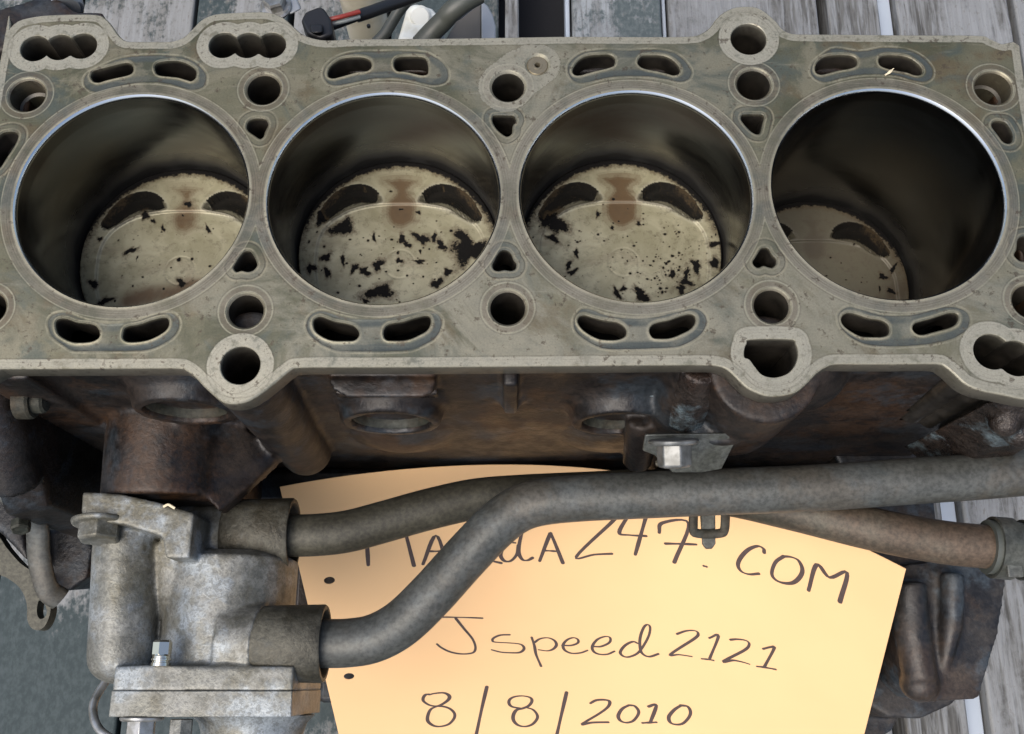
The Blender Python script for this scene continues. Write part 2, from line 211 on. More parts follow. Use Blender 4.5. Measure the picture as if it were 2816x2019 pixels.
class MB:
    """collects shapes; build() links them as one mesh object"""
    def __init__(s): s.v = []; s.f = []
    def add(s, vs, fs):
        o = len(s.v); s.v += [tuple(float(c) for c in v) for v in vs]; s.f += [tuple(i+o for i in f) for f in fs]; return s
    def box(s, x0, x1, y0, y1, z0, z1):
        v = [(x,y,z) for z in (z0,z1) for y in (y0,y1) for x in (x0,x1)]
        return s.add(v, [(0,2,3,1),(4,5,7,6),(0,1,5,4),(2,6,7,3),(0,4,6,2),(1,3,7,5)])
    def frame(s, p0, p1):
        a = np.array(p1,float)-np.array(p0,float); L = np.linalg.norm(a); a /= L
        h = np.array([0,0,1.0]) if abs(a[2])<.9 else np.array([0,1.0,0])
        u = np.cross(h,a); u /= np.linalg.norm(u); return a, u, np.cross(a,u), L
    def revolve(s, p0, p1, prof, seg=32, cap=True, twist=0):
        """prof: (distance along axis, radius)"""
        a, u, w, L = s.frame(p0, p1); p0 = np.array(p0,float); v = []; n = len(prof)
        for d, r in prof:
            for k in range(seg):
                t = 2*math.pi*k/seg+twist; v.append(p0+a*d+(u*math.cos(t)+w*math.sin(t))*r)
        f = [(i*seg+k, i*seg+(k+1)%seg, (i+1)*seg+(k+1)%seg, (i+1)*seg+k) for i in range(n-1) for k in range(seg)]
        if cap: f += [tuple(range(seg))[::-1], tuple((n-1)*seg+k for k in range(seg))]
        return s.add(v, f)
    def cyl(s, p0, p1, r0, r1=None, seg=32, ch=0.0):
        L = np.linalg.norm(np.array(p1,float)-np.array(p0,float)); r1 = r0 if r1 is None else r1
        pr = [(0,r0-ch),(ch,r0),(L-ch,r1),(L,r1-ch)] if ch else [(0,r0),(L,r1)]
        return s.revolve(p0, p1, pr, seg)
    def ball(s, c, r, seg=24, sq=(1,1,1)):
        v = []; f = []; n = seg//2
        for i in range(1,n):
            for k in range(seg):
                t = math.pi*i/n; q = 2*math.pi*k/seg
                v.append((c[0]+r*sq[0]*math.sin(t)*math.cos(q), c[1]+r*sq[1]*math.sin(t)*math.sin(q), c[2]+r*sq[2]*math.cos(t)))
        m = len(v); v += [(c[0],c[1],c[2]+r*sq[2]), (c[0],c[1],c[2]-r*sq[2])]
        for i in range(n-2):
            for k in range(seg): f.append((i*seg+k, (i+1)*seg+k, (i+1)*seg+(k+1)%seg, i*seg+(k+1)%seg))
        for k in range(seg): f += [(m, k, (k+1)%seg), (m+1, (n-2)*seg+(k+1)%seg, (n-2)*seg+k)]
        return s.add(v, f)
    def tube(s, path, r, seg=20, cap=True, flat=1.0, up=(0,0,1)):
        P = np.array(path,float); n = len(P); rr = np.full(n, r) if np.isscalar(r) else np.array(r,float)
        T = np.gradient(P,axis=0); T /= np.linalg.norm(T,axis=1)[:,None]; v = []; up = np.array(up,float)
        for i in range(n):
            u = np.cross(up,T[i]); u /= np.linalg.norm(u)+1e-9; w = np.cross(T[i],u)
            for k in range(seg):
                t = 2*math.pi*k/seg; v.append(P[i]+u*math.cos(t)*rr[i]+w*math.sin(t)*rr[i]*flat)
        f = [(i*seg+k, i*seg+(k+1)%seg, (i+1)*seg+(k+1)%seg, (i+1)*seg+k) for i in range(n-1) for k in range(seg)]
        if cap: f += [tuple(range(seg))[::-1], tuple((n-1)*seg+k for k in range(seg))]
        return s.add(v, f)
    def prism(s, top, bot):
        """closed prism between two polygons with the same number of 3-d points"""
        n = len(top); v = list(top)+list(bot)
        f = [tuple(range(n)), tuple(range(2*n-1, n-1, -1))]+[(i, n+i, n+(i+1)%n, (i+1)%n) for i in range(n)]
        return s.add(v, f)
    def hexbolt(s, base, axis, r=6.0, h=6.5, flange=9.0, fh=1.6, shank=0):
        b = np.array(base,float); a = np.array(axis,float); a /= np.linalg.norm(a)
        if flange: s.revolve(b, b+a, [(0,flange),(fh*.6,flange),(fh,flange-.8),(fh,r*.9)], 32)
        s.revolve(b, b+a, [(fh*.5,r),(fh+h-.9,r),(fh+h,r*.84),(fh+h-.5,r*.55)], 6, twist=.3)
        return s
    def mesh(s, name):
        me = bpy.data.meshes.new(name); me.from_pydata([(x*MM,y*MM,z*MM) for x,y,z in s.v], [], s.f); me.validate()
        bm = bmesh.new(); bm.from_mesh(me); bmesh.ops.recalc_face_normals(bm, faces=bm.faces); bm.to_mesh(me); bm.free()
        return me
    def build(s, name, mat, parent=None, angle=35, bevel=0, seg=2):
        me = s.mesh(name); me.shade_smooth(); me.set_sharp_from_angle(angle=R(angle)); return link(name, me, mat, parent, bevel, seg)
    def cast(s, name, mat, parent=None, voxel=1.3, smooth=4, cut=None, angle=180):
        """union of the shapes, remeshed and softened like a sand casting"""
        me = s.mesh(name); o = bpy.data.objects.new(name+'_tmp', me); col.objects.link(o)
        m = o.modifiers.new('r','REMESH'); m.mode = 'VOXEL'; m.voxel_size = voxel*MM
        m = o.modifiers.new('s','SMOOTH'); m.factor = .5; m.iterations = smooth
        dg = bpy.context.evaluated_depsgraph_get(); out = bpy.data.meshes.new_from_object(o.evaluated_get(dg))
        bpy.data.objects.remove(o); out.name = name
        if cut:
            bm = bmesh.new(); bm.from_mesh(out); bm.faces.ensure_lookup_table()
            C = np.array([f.calc_center_median()[:] for f in bm.faces])*1000; k = np.zeros(len(C), bool)
            for poly, zmin in cut: k |= inside(C[:,:2], poly) & (C[:,2] > zmin)
            bmesh.ops.delete(bm, geom=[bm.faces[i] for i in np.where(k)[0]], context='FACES'); bm.to_mesh(out); bm.free()
        out.shade_smooth(); out.materials.clear()
        return link(name, out, mat, parent)
def link(name, me, mat, parent=None, bevel=0, seg=2):
    o = bpy.data.objects.new(name, me); col.objects.link(o)
    if mat: me.materials.append(mat)
    if parent: o.parent = parent
    if bevel:
        b = o.modifiers.new('bevel','BEVEL'); b.width = bevel*MM; b.segments = seg; b.limit_method = 'ANGLE'; b.angle_limit = R(35); b.harden_normals = False
    return o
def tag(o, label=None, cat=None, group=None, kind=None):
    for k, v in (('label',label),('category',cat),('group',group),('kind',kind)):
        if v: o[k] = v
    return o
def empty(name, loc=(0,0,0)):
    o = bpy.data.objects.new(name, None); col.objects.link(o); o.location = Vector(loc)*MM; o.empty_display_size = .02; return o
def put(o, parent):
    """parent a part built in world mm under an empty that is not at the origin"""
    o.parent = parent; o.matrix_parent_inverse = Matrix.Translation(-parent.location); return o

# ------------------------------------------------------------------ materials
class NT:
    def __init__(s, name):
        s.m = bpy.data.materials.new(name); s.m.use_nodes = True; s.t = s.m.node_tree; s.b = s.t.nodes['Principled BSDF']
        s.co = s.n('ShaderNodeTexCoord').outputs['Object']
    def n(s, t): return s.t.nodes.new(t)
    def set(s, sock, v):
        if isinstance(v, bpy.types.NodeSocket): s.t.links.new(v, sock)
        elif v is not None: sock.default_value = v
    def vec(s, scale=(1,1,1), loc=(0,0,0), src=None):
        m = s.n('ShaderNodeMapping'); s.t.links.new(src or s.co, m.inputs[0]); m.inputs['Scale'].default_value = scale; m.inputs['Location'].default_value = loc; return m.outputs[0]
    def noise(s, scale, detail=4, rough=.55, vec=None, dist=0, w=0):
        n = s.n('ShaderNodeTexNoise'); s.t.links.new(vec or s.vec(loc=(w,w*.7,w*.3)), n.inputs['Vector'])
        n.inputs['Scale'].default_value = scale; n.inputs['Detail'].default_value = detail; n.inputs['Roughness'].default_value = rough; n.inputs['Distortion'].default_value = dist
        return n.outputs[0]
    def vor(s, scale, vec=None):
        n = s.n('ShaderNodeTexVoronoi'); s.t.links.new(vec or s.co, n.inputs['Vector']); n.inputs['Scale'].default_value = scale; return n.outputs[0]
    def attr(s, name): n = s.n('ShaderNodeAttribute'); n.attribute_name = name; return n.outputs['Fac']
    def ramp(s, v, a, b, lo=0.0, hi=1.0):
        n = s.n('ShaderNodeMapRange'); n.interpolation_type = 'SMOOTHSTEP'; s.set(n.inputs[0], v)
        for i, q in ((1,a),(2,b),(3,lo),(4,hi)): n.inputs[i].default_value = q
        return n.outputs[0]
    def math(s, op, a, b=None):
        n = s.n('ShaderNodeMath'); n.operation = op; s.set(n.inputs[0], a); s.set(n.inputs[1], b); return n.outputs[0]
    def mix(s, f, a, b):
        n = s.n('ShaderNodeMix'); n.data_type = 'RGBA'; s.set(n.inputs[0], f)
        for i, v in ((6,a),(7,b)):
            s.set(n.inputs[i], v if isinstance(v, bpy.types.NodeSocket) else (*v,1))
        return n.outputs[2]
    def mul(s, f, a, b):
        n = s.n('ShaderNodeMix'); n.data_type = 'RGBA'; n.blend_type = 'MULTIPLY'; s.set(n.inputs[0], f)
        for i, v in ((6,a),(7,b)): s.set(n.inputs[i], v if isinstance(v, bpy.types.NodeSocket) else (*v,1))
        return n.outputs[2]
    def ring(s, a, c, w):
        d = s.math('DIVIDE', s.math('ABSOLUTE', s.math('SUBTRACT', a, c)), w); n = s.n('ShaderNodeMath'); n.operation = 'SUBTRACT'; n.use_clamp = True; n.inputs[0].default_value = 1; s.set(n.inputs[1], d); return n.outputs[0]
    def prod(s, *q):
        r = q[0]
        for k in q[1:]: r = s.math('MULTIPLY', r, k)
        return r
    def top(s, *q):
        r = q[0]
        for k in q[1:]: r = s.math('MAXIMUM', r, k)
        return r
    def grey(s, v):
        n = s.n('ShaderNodeCombineColor'); [s.set(n.inputs[i], v) for i in range(3)]; return n.outputs[0]
    def xyz(s):
        n = s.n('ShaderNodeSeparateXYZ'); s.t.links.new(s.co, n.inputs[0]); return n.outputs
    def out(s, color, rough=.5, metal=0.0, bump=None, bd=.3, bs=1.0, spec=None):
        s.set(s.b.inputs['Base Color'], color if isinstance(color, bpy.types.NodeSocket) else (*color,1))
        s.set(s.b.inputs['Roughness'], rough); s.set(s.b.inputs['Metallic'], metal)
        if spec is not None: s.b.inputs['Specular IOR Level'].default_value = spec
        if bump is not None:
            n = s.n('ShaderNodeBump'); n.inputs['Strength'].default_value = bs; n.inputs['Distance'].default_value = bd*MM; s.set(n.inputs['Height'], bump); s.t.links.new(n.outputs[0], s.b.inputs['Normal'])
        return s.m
M = {}
# machined iron deck face with gasket marks
t = NT('deck_iron')
n1 = t.noise(19,4,.6,dist=.6); n2 = t.noise(62,5,.62,w=3); n3 = t.noise(420,4,.7,w=5); n4 = t.noise(1500,3,.7,w=9); n5 = t.noise(30,6,.68,dist=1.2,w=2); n6 = t.noise(26,5,.6,dist=1.0,w=21); n7 = t.noise(140,5,.7,w=31)
wob = t.math('MULTIPLY', t.math('SUBTRACT', n7, .5), 1.1)
D = {k: t.math('ADD', t.attr('d_'+k), wob) for k in ('imp','heart','pad','edge','tear')}
D.update({k: t.attr('d_'+k) for k in ('slot','bolt','bore')})
c = t.mix(t.ramp(n1,.40,.60), (0.0789,0.0788,0.0456), (0.1472,0.1366,0.0845))
c = t.mix(t.ramp(n6,.48,.60,0,.8), c, (0.0740,0.0885,0.0724))
c = t.mix(t.ramp(n2,.50,.64,0,.65), c, (0.1243,0.0915,0.0474))
c = t.mix(t.ramp(n5,.50,.62,0,.75), c, (0.2109,0.1899,0.1249))
c = t.mix(t.prod(t.attr('clean'), t.ramp(n5,.36,.58,.15,1)), c, (0.2521,0.2341,0.1704))
c = t.mix(t.prod(t.attr('heat'), t.ramp(n7,.3,.62,.3,1)), c, (0.1292,0.0897,0.0566))
# gasket track round each pair of water slots
inn = t.ramp(D['imp'],.15,-.15); trk = t.ramp(D['imp'],-3.4,-2.0,.30,1)
c = t.mix(t.prod(inn, trk, t.ramp(D['slot'],.5,1.3), t.ramp(n2,.28,.6,.35,.95)), c, (0.0702,0.0797,0.0712))
c = t.mix(t.prod(t.ring(D['imp'],-.1,.35), t.ramp(n7,.35,.6,.1,.9)), c, (0.0426,0.0389,0.0303))
c = t.mix(t.prod(t.top(t.ring(D['imp'],.75,.5), t.ring(D['slot'],.35,.4)), t.ramp(n7,.35,.6,.25,.85)), c, (0.3086,0.2811,0.1914))
# rings round the heart shaped water holes, bolts, oil holes, bores
c = t.mix(t.prod(t.ramp(D['heart'],2.4,2.0,0,.45), t.ramp(n6,.4,.6)), c, (0.0798,0.0869,0.0757))
c = t.mix(t.prod(t.ring(D['heart'],2.5,.35), t.ramp(n7,.3,.6,.3,.9)), c, (0.0532,0.0470,0.0356))
c = t.mix(t.prod(t.top(t.ring(D['heart'],3.2,.5), t.ring(D['heart'],.5,.5)), t.ramp(n7,.3,.6,.3,.8)), c, (0.2873,0.2555,0.1692))
c = t.mix(t.ramp(D['bolt'],2.2,1.8,0,.35), c, (0.1277,0.0920,0.0668))
c = t.mix(t.prod(t.top(t.ring(D['bolt'],2.45,.4), t.ring(D['bolt'],.2,.35)), t.ramp(n7,.3,.6,.4,.9)), c, (0.3192,0.2963,0.2092))
c = t.mix(t.prod(t.ring(D['bolt'],3.0,.35),.35), c, (0.0638,0.0562,0.0445))
c = t.mix(t.prod(t.ramp(D['bore'],4.4,3.8,0,.55), t.ramp(n7,.3,.65,.35,1)), c, (0.1947,0.1719,0.1357))
for q, w, s in ((1.5,.18,.5),(2.3,.2,.55),(3.2,.16,.4),(4.9,.3,.4)): c = t.mix(t.prod(t.ring(D['bore'],q,w), t.ramp(n2,.3,.6,.2,1), s), c, (0.0585,0.0491,0.0356))
c = t.mix(t.prod(t.top(t.ring(D['bore'],4.35,.35), t.ramp(D['bore'],1.1,.6)), t.ramp(n2,.3,.6,.35,.85)), c, (0.3298,0.3014,0.2137))
pad = t.top(t.ramp(D['pad'],4.5,4.2), t.ramp(D['edge'],3.0,2.7,0,.85), t.ramp(D['tear'],.15,-.15,0,.55))
c = t.mix(t.prod(pad, t.ramp(t.math('ADD', t.math('MULTIPLY',n3,.5), t.math('MULTIPLY',n7,.5)),.38,.50,.35,1)), c, (.345,.322,.246))
for k, q, w, s in (('pad',4.75,.3,.4),('pad',3.4,.18,.3),('pad',2.1,.15,.2),('edge',3.2,.3,.4),('edge',1.8,.2,.25),('tear',.3,.3,.4)): c = t.mix(t.prod(t.ring(D[k],q,w), t.ramp(n7,.3,.6,.2,1), s), c, (0.0585,0.0491,0.0356))
spk = t.ramp(t.math('ADD', t.math('MULTIPLY',n3,.6), t.math('MULTIPLY',n7,.5)),.60,.68,0,.75)
c = t.mix(spk, c, (0.0659,0.0491,0.0320))
scr = t.ramp(t.noise(230,3,.7,t.vec((.12,1.6,1)),w=0),.60,.72,0,.35); c = t.mix(scr, c, (0.2766,0.2555,0.1870))
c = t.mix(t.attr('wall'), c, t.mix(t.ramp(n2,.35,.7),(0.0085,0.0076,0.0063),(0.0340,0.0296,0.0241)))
c = t.mul(.4, c, t.grey(t.ramp(n4,.25,.75,.68,1.28)))
M['deck'] = t.out(c, t.ramp(n7,.3,.7,.28,.44), t.math('MULTIPLY', .48, t.math('SUBTRACT', 1.0, t.attr('wall'))), t.math('ADD', t.math('MULTIPLY',n3,.6), t.math('MULTIPLY',n4,.5)), .06, .35)
# bore wall: honed, mirror like
t = NT('bore_iron')
n1 = t.noise(14,3,.5,t.vec((1,1,1))); n2 = t.noise(220,3,.6,t.vec((.3,.3,1.2)))
c = t.mix(t.ramp(n1,.35,.65), (.098,.116,.135), (.125,.135,.145))
c = t.mix(t.prod(t.attr('glaze'), t.ramp(n1,.35,.62,.2,.6)), c, (.095,.082,.058))
c = t.mix(t.attr('soot'), c, (.005,.0045,.004))  # dark reflection just above the piston, painted into the wall colour
c = t.mix(t.prod(t.attr('ridge'),.55), c, (.035,.032,.028))
c = t.mix(t.attr('lip'), c, (.62,.64,.66))
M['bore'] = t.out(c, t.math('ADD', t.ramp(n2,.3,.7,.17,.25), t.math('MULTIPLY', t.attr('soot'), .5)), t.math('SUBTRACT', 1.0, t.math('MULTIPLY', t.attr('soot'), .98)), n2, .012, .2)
# piston crown
t = NT('piston_aluminium')
n1 = t.noise(42,5,.65,dist=.5); n2 = t.noise(330,5,.72,w=4); n3 = t.noise(950,4,.7,w=7); n5 = t.noise(75,5,.65,t.vec((.35,1.3,1)),w=0)
c = t.mix(t.ramp(n1,.34,.66), (.235,.215,.128), (.385,.358,.240))
c = t.mix(t.ramp(n2,.48,.72,0,.55), c, (.14,.125,.075))
c = t.mix(t.ramp(n5,.52,.70,0,.5), c, (.135,.10,.058))
c = t.mix(t.ramp(t.math('ADD', t.attr('brown'), t.math('MULTIPLY', t.math('SUBTRACT', n1, .5), 1.5)),.15,.80,0,.92), c, t.mix(n2,(.050,.025,.007),(.115,.058,.015)))
c = t.mix(t.attr('edge'), c, (.42,.40,.31))  # pocket rims painted as if lit; pale dish and ring lines too
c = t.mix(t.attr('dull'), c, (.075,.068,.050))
sm = t.ramp(t.math('ADD', t.attr('sooty'), t.math('MULTIPLY', t.math('SUBTRACT', n2, .5), 1.3)),.30,.70,0,.98)  # pocket crescents: carbon and cast shadow painted as one black
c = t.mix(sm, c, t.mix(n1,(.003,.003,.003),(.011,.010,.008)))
f = t.math('ADD', t.attr('carbon'), t.math('ADD', t.math('MULTIPLY', t.math('SUBTRACT', n2, .5), .85), t.math('MULTIPLY', t.math('SUBTRACT', n3, .5), .55)))
k = t.ramp(f, .36, .54)
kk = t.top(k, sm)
hal = t.ramp(f, .02, .44, 0, .7)
c = t.mix(hal, c, (.080,.055,.028))
c = t.mix(k, c, t.mix(n3, (.003,.003,.003), (.010,.009,.008)))
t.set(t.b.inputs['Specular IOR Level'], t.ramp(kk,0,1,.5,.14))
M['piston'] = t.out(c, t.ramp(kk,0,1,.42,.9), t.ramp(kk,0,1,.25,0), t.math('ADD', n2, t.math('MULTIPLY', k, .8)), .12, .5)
# rusty iron casting
def casting(name, a, b, rust, blue, amt=.5, rough=(.45,.75), metal=.15, blamt=.5, bd=.5, spec=.5, speck=.0):
    t = NT(name)
    n1 = t.noise(18,5,.6); n2 = t.noise(75,5,.62,w=3); n3 = t.noise(520,4,.65,w=6); n4 = t.noise(30,4,.6,w=11); n5 = t.noise(190,4,.65,w=14)
    c = t.mix(t.ramp(n2,.38,.64), a, b)
    c = t.mix(t.ramp(t.math('ADD',n1,t.math('MULTIPLY',t.math('SUBTRACT',n5,.5),.35)),.47,.62,0,amt), c, rust)
    c = t.mix(t.ramp(t.math('ADD',n4,t.math('MULTIPLY',t.math('SUBTRACT',n5,.5),.35)),.50,.64,0,blamt), c, blue)
    if speck: c = t.mix(t.ramp(t.math('ADD',t.math('MULTIPLY',n3,.75),t.math('MULTIPLY',n5,.35)),.56,.63,0,speck), c, tuple(q*.35 for q in a))
    c = t.mul(.75, c, t.grey(t.ramp(n3,.28,.72,.5,1.4)))
    return t.out(c, t.ramp(n2,.3,.7,*rough), metal, t.math('ADD', n3, t.math('ADD', t.math('MULTIPLY', n2, 1.2), t.math('MULTIPLY', n5, 1.2))), bd, .7, spec)
M['iron'] = casting('cast_iron', (.008,.0065,.006), (.022,.0155,.0115), (.052,.026,.012), (.024,.032,.039), .6, (.36,.62), .1, .65, .26, .4)
M['iron_dark'] = casting('cast_iron_oily_shaded', (.005,.0045,.0045), (.013,.011,.010), (.022,.012,.007), (.024,.033,.042), .5, (.30,.55), .1, .65, .3, .4)  # darker oily copy of the iron, shade of deep gaps put into the colour
M['iron_grey'] = casting('cast_iron_grey', (.012,.012,.013), (.030,.026,.023), (.048,.030,.018), (.040,.052,.062), .55, (.34,.58), .12, .8, .22, .45)
M['iron_rough'] = casting('cast_iron_scaly', (.012,.009,.008), (.034,.026,.021), (.045,.025,.016), (.115,.150,.165), .5, (.22,.42), .25, .95, 1.1)
M['pipe'] = casting('pipe_steel', (.062,.064,.057), (.080,.083,.076), (.084,.066,.044), (.086,.100,.103), .4, (.42,.54), .25, .5, .06, .5, .08)
M['alu'] = casting('cast_aluminium', (.150,.149,.128), (.235,.235,.214), (.092,.080,.048), (.33,.365,.385), .7, (.38,.58), .42, .8, .26, .5, .6)
M['alu_dirty'] = casting('cast_aluminium_dirty', (.048,.044,.031), (.105,.099,.076), (.046,.038,.022), (.13,.138,.130), .8, (.45,.65), .35, .5, .5, .5, .4)
t = NT('pipe_steel_rusty'); X = t.xyz()
n1 = t.noise(25,5,.6); n3 = t.noise(520,4,.65,w=6); n5 = t.noise(140,4,.65,w=14)
c = t.mix(t.ramp(n1,.38,.62), (.040,.037,.026), (.075,.071,.052))
c = t.mix(t.ramp(t.math('ADD', t.math('MULTIPLY', X[0], 3.2), t.math('MULTIPLY', n5, .5)),.42,.95,0,.7), c, (.105,.066,.042))
c = t.mul(.75, c, t.grey(t.ramp(n3,.28,.72,.5,1.4)))
M['pipe_rust'] = t.out(c, .56, .25, t.math('ADD', n3, n5), .25, .6)
M['bracket'] = casting('zinc_steel', (.062,.065,.054), (.098,.102,.090), (.062,.044,.028), (.115,.125,.125), .35, (.40,.58), .4, .5, .1)
M['plugsteel'] = casting('plug_steel', (.022,.023,.017), (.042,.042,.033), (.050,.033,.017), (.050,.062,.058), .5, (.5,.7), .1, .4, .15, .25)
t = NT('bright_plated_steel'); M['bright'] = t.out((.78,.74,.62), .16, 1.0)
t = NT('plug_tan'); n = t.noise(300,3); M['plugtan'] = t.out(t.mix(n,(.16,.135,.088),(.26,.225,.155)), .38, .6, n, .05, .3)
t = NT('dull_bolt'); n = t.noise(200,4); M['dullbolt'] = t.out(t.mix(t.ramp(n,.35,.65),(.11,.112,.105),(.20,.205,.20)), .40, .5, n, .12, .4)
t = NT('steel_bolt'); n = t.noise(200,4); M['bolt'] = t.out(t.mix(t.ramp(n,.35,.65),(.24,.235,.21),(.42,.42,.41)), .36, .7, n, .1, .4)
t = NT('black_plastic'); n = t.noise(250,3); M['black'] = t.out((.012,.012,.013), .38, 0, n, .1, .4)
t = NT('red_insulation'); M['red'] = t.out((.24,.035,.025), .4)
t = NT('grey_insulation'); M['greywire'] = t.out((.20,.22,.22), .4)
t = NT('white_plastic'); n = t.noise(60,4); M['white'] = t.out(t.mix(t.ramp(n,.5,.75),(.72,.74,.70),(.52,.50,.40)), .25)
t = NT('cream_plastic'); n = t.noise(60,4); M['cream'] = t.out(t.mix(t.ramp(n,.4,.75),(.60,.56,.44),(.40,.36,.27)), .25)
t = NT('hose_rubber'); n = t.noise(120,4); M['rubber'] = t.out(t.mix(n,(.040,.046,.040),(.085,.09,.078)), .45, 0, n, .2, .4)
t = NT('gunmetal_sheet'); n = t.noise(90,4); M['sheet'] = t.out(t.mix(n,(.085,.078,.066),(.13,.12,.105)), .5, .3, n, .1, .3)
t = NT('pale_steel'); n = t.noise(90,4); M['pale'] = t.out(t.mix(n,(.25,.27,.29),(.36,.38,.40)), .4, .4)
t = NT('hole_dark'); M['dark'] = t.out((.006,.006,.006), .9)
# paper and ink
t = NT('orange_card'); n = t.noise(700,4,.6); n2 = t.noise(9,3)
M['paper'] = t.out(t.mix(t.ramp(n2,.3,.7), (.745,.475,.245), (.79,.51,.265)), .75, 0, n, .05, .25, .2)
t = NT('marker_ink'); n = t.noise(300,3); M['ink'] = t.out(t.mix(n,(.060,.042,.040),(.095,.070,.064)), .6, spec=.2)
t = NT('dry_straw'); n = t.noise(400,3); M['straw'] = t.out(t.mix(n,(.55,.45,.28),(.72,.64,.46)), .6)
# weathered boards
def wood(name, dark, mid, pale, paint=None):
    t = NT(name); oi = t.n('ShaderNodeObjectInfo').outputs['Random']
    o = t.n('ShaderNodeVectorMath'); o.operation = 'ADD'; t.t.links.new(t.co, o.inputs[0])
    cc = t.n('ShaderNodeCombineXYZ'); t.set(cc.inputs[0], t.math('MULTIPLY', oi, 7.0)); t.set(cc.inputs[1], t.math('MULTIPLY', oi, 3.0)); t.t.links.new(cc.outputs[0], o.inputs[1]); b = o.outputs[0]
    g1 = t.noise(26,6,.65,t.vec((9,.55,3),src=b),dist=.6); g2 = t.noise(60,4,.6,t.vec((5,.4,3),src=b),dist=.5); bl = t.noise(16,5,.6,t.vec((1,.6,1),src=b)); fi = t.noise(260,4,.65,t.vec((1.2,.8,1),src=b))
    c = t.mix(t.ramp(g1,.30,.62), dark, mid)
    c = t.mix(t.ramp(g2,.40,.66,0,.85), c, pale)
    c = t.mix(t.ramp(t.math('ADD',bl,t.math('MULTIPLY',t.math('SUBTRACT',fi,.5),.3)),.44,.62,0,.75), c, pale)
    c = t.mix(t.ramp(g1,.36,.26,0,.9), c, (.018,.017,.015))
    c = t.mix(t.ramp(fi,.56,.72,0,.45), c, (.10,.085,.065))
    h = t.math('ADD', t.math('MULTIPLY',g1,1.5), g2)
    if paint:
        pk = t.ramp(t.math('ADD', t.math('ADD', t.math('MULTIPLY', bl,.9), t.math('MULTIPLY',fi,.25)), t.math('MULTIPLY', t.xyz()[1], .22)), paint[2], paint[2]+.10)
        pc = t.mix(t.ramp(fi,.35,.7), paint[0], paint[1]); c = t.mix(pk, pc, c)
    return t.out(c, .75, 0, t.math('ADD', t.math('MULTIPLY', h, .25), t.math('MULTIPLY', pk, .5)) if paint else h, .8, .6, .25)
M['wood'] = wood('weathered_wood', (.050,.048,.043), (.125,.124,.118), (.235,.242,.245))
M['wood_painted'] = wood('painted_wood', (.06,.055,.045), (.11,.105,.09), (.23,.235,.235), ((.036,.049,.051),(.058,.074,.076),.60))
M['wood_worn'] = wood('worn_painted_wood', (.09,.09,.085), (.15,.155,.155), (.28,.30,.31), ((.070,.088,.090),(.11,.128,.13),.56))
t = NT('pale_strip'); n = t.noise(30,4); M['strip'] = t.out(t.mix(n,(0.3000,0.3450,0.4050),(0.4125,0.4575,0.5100)), .5)
t = NT('soil'); M['soil'] = t.out((.012,.013,.017), .9)

# ================================================================== the setting: a boarded floor
FZ = -320.0
floor = empty('floor', (0,0,FZ)); tag(floor, kind='structure')
ground = MB().box(-3000,3000,-3000,3000,FZ-80,FZ-60).build('ground', M['soil']); tag(ground, kind='structure')
def plank(x0, x1, mat, dz=0.0, y0=-900, y1=1300, name='plank'):
    o = MB().box(x0+.8,x1-.8,y0,y1,FZ-26,FZ+dz).build(name, M[mat], None, 35, 1.6, 2); put(o, floor); return o
xs = [-760,-672,-585,-498,-412,-325,-238,-165,-92,-8]
for i in range(len(xs)-1): plank(xs[i]+rng.uniform(0,1.5), xs[i+1]-rng.uniform(1,3), 'wood_painted', rng.uniform(-1,.5))
plank(-6, 6, 'wood', -.5); plank(44.5, 113, 'wood_worn', .2); plank(117, 231, 'wood', -.4); plank(237, 277, 'wood', .3)
plank(289, 375, 'wood', 0); plank(378, 465, 'wood', .6); plank(468, 556, 'wood', -.6); plank(559, 650, 'wood', .2); plank(653, 745, 'wood', -.3)
for x0, x1, z in ((40.5,43.8,-6),(113.6,116.4,-5),(278.2,288.2,-7)):
    o = MB().box(x0,x1,-900,1300,FZ-24,FZ+z).build('batten', M['strip'], None, 35, .8); put(o, floor)

# ================================================================== the engine block
block = empty('engine_block', (0,0,FZ))
tag(block, 'bare four cylinder iron engine block lying open on grey boards, with pipes and thermostat housing', 'engine block')
def part(mb, name, mat, angle=35, bevel=0, parent=block, seg=2): return put(mb.build(name, mat, None, angle, bevel, seg), parent) if parent is block else sub(mb.build(name, mat, None, angle, bevel, seg), parent)
def sub(o, parent):
    o.parent = parent; o.matrix_parent_inverse = (Matrix.Translation(block.location)).inverted() if parent.parent is block else Matrix()
    return o
ROOT_INV = Matrix()

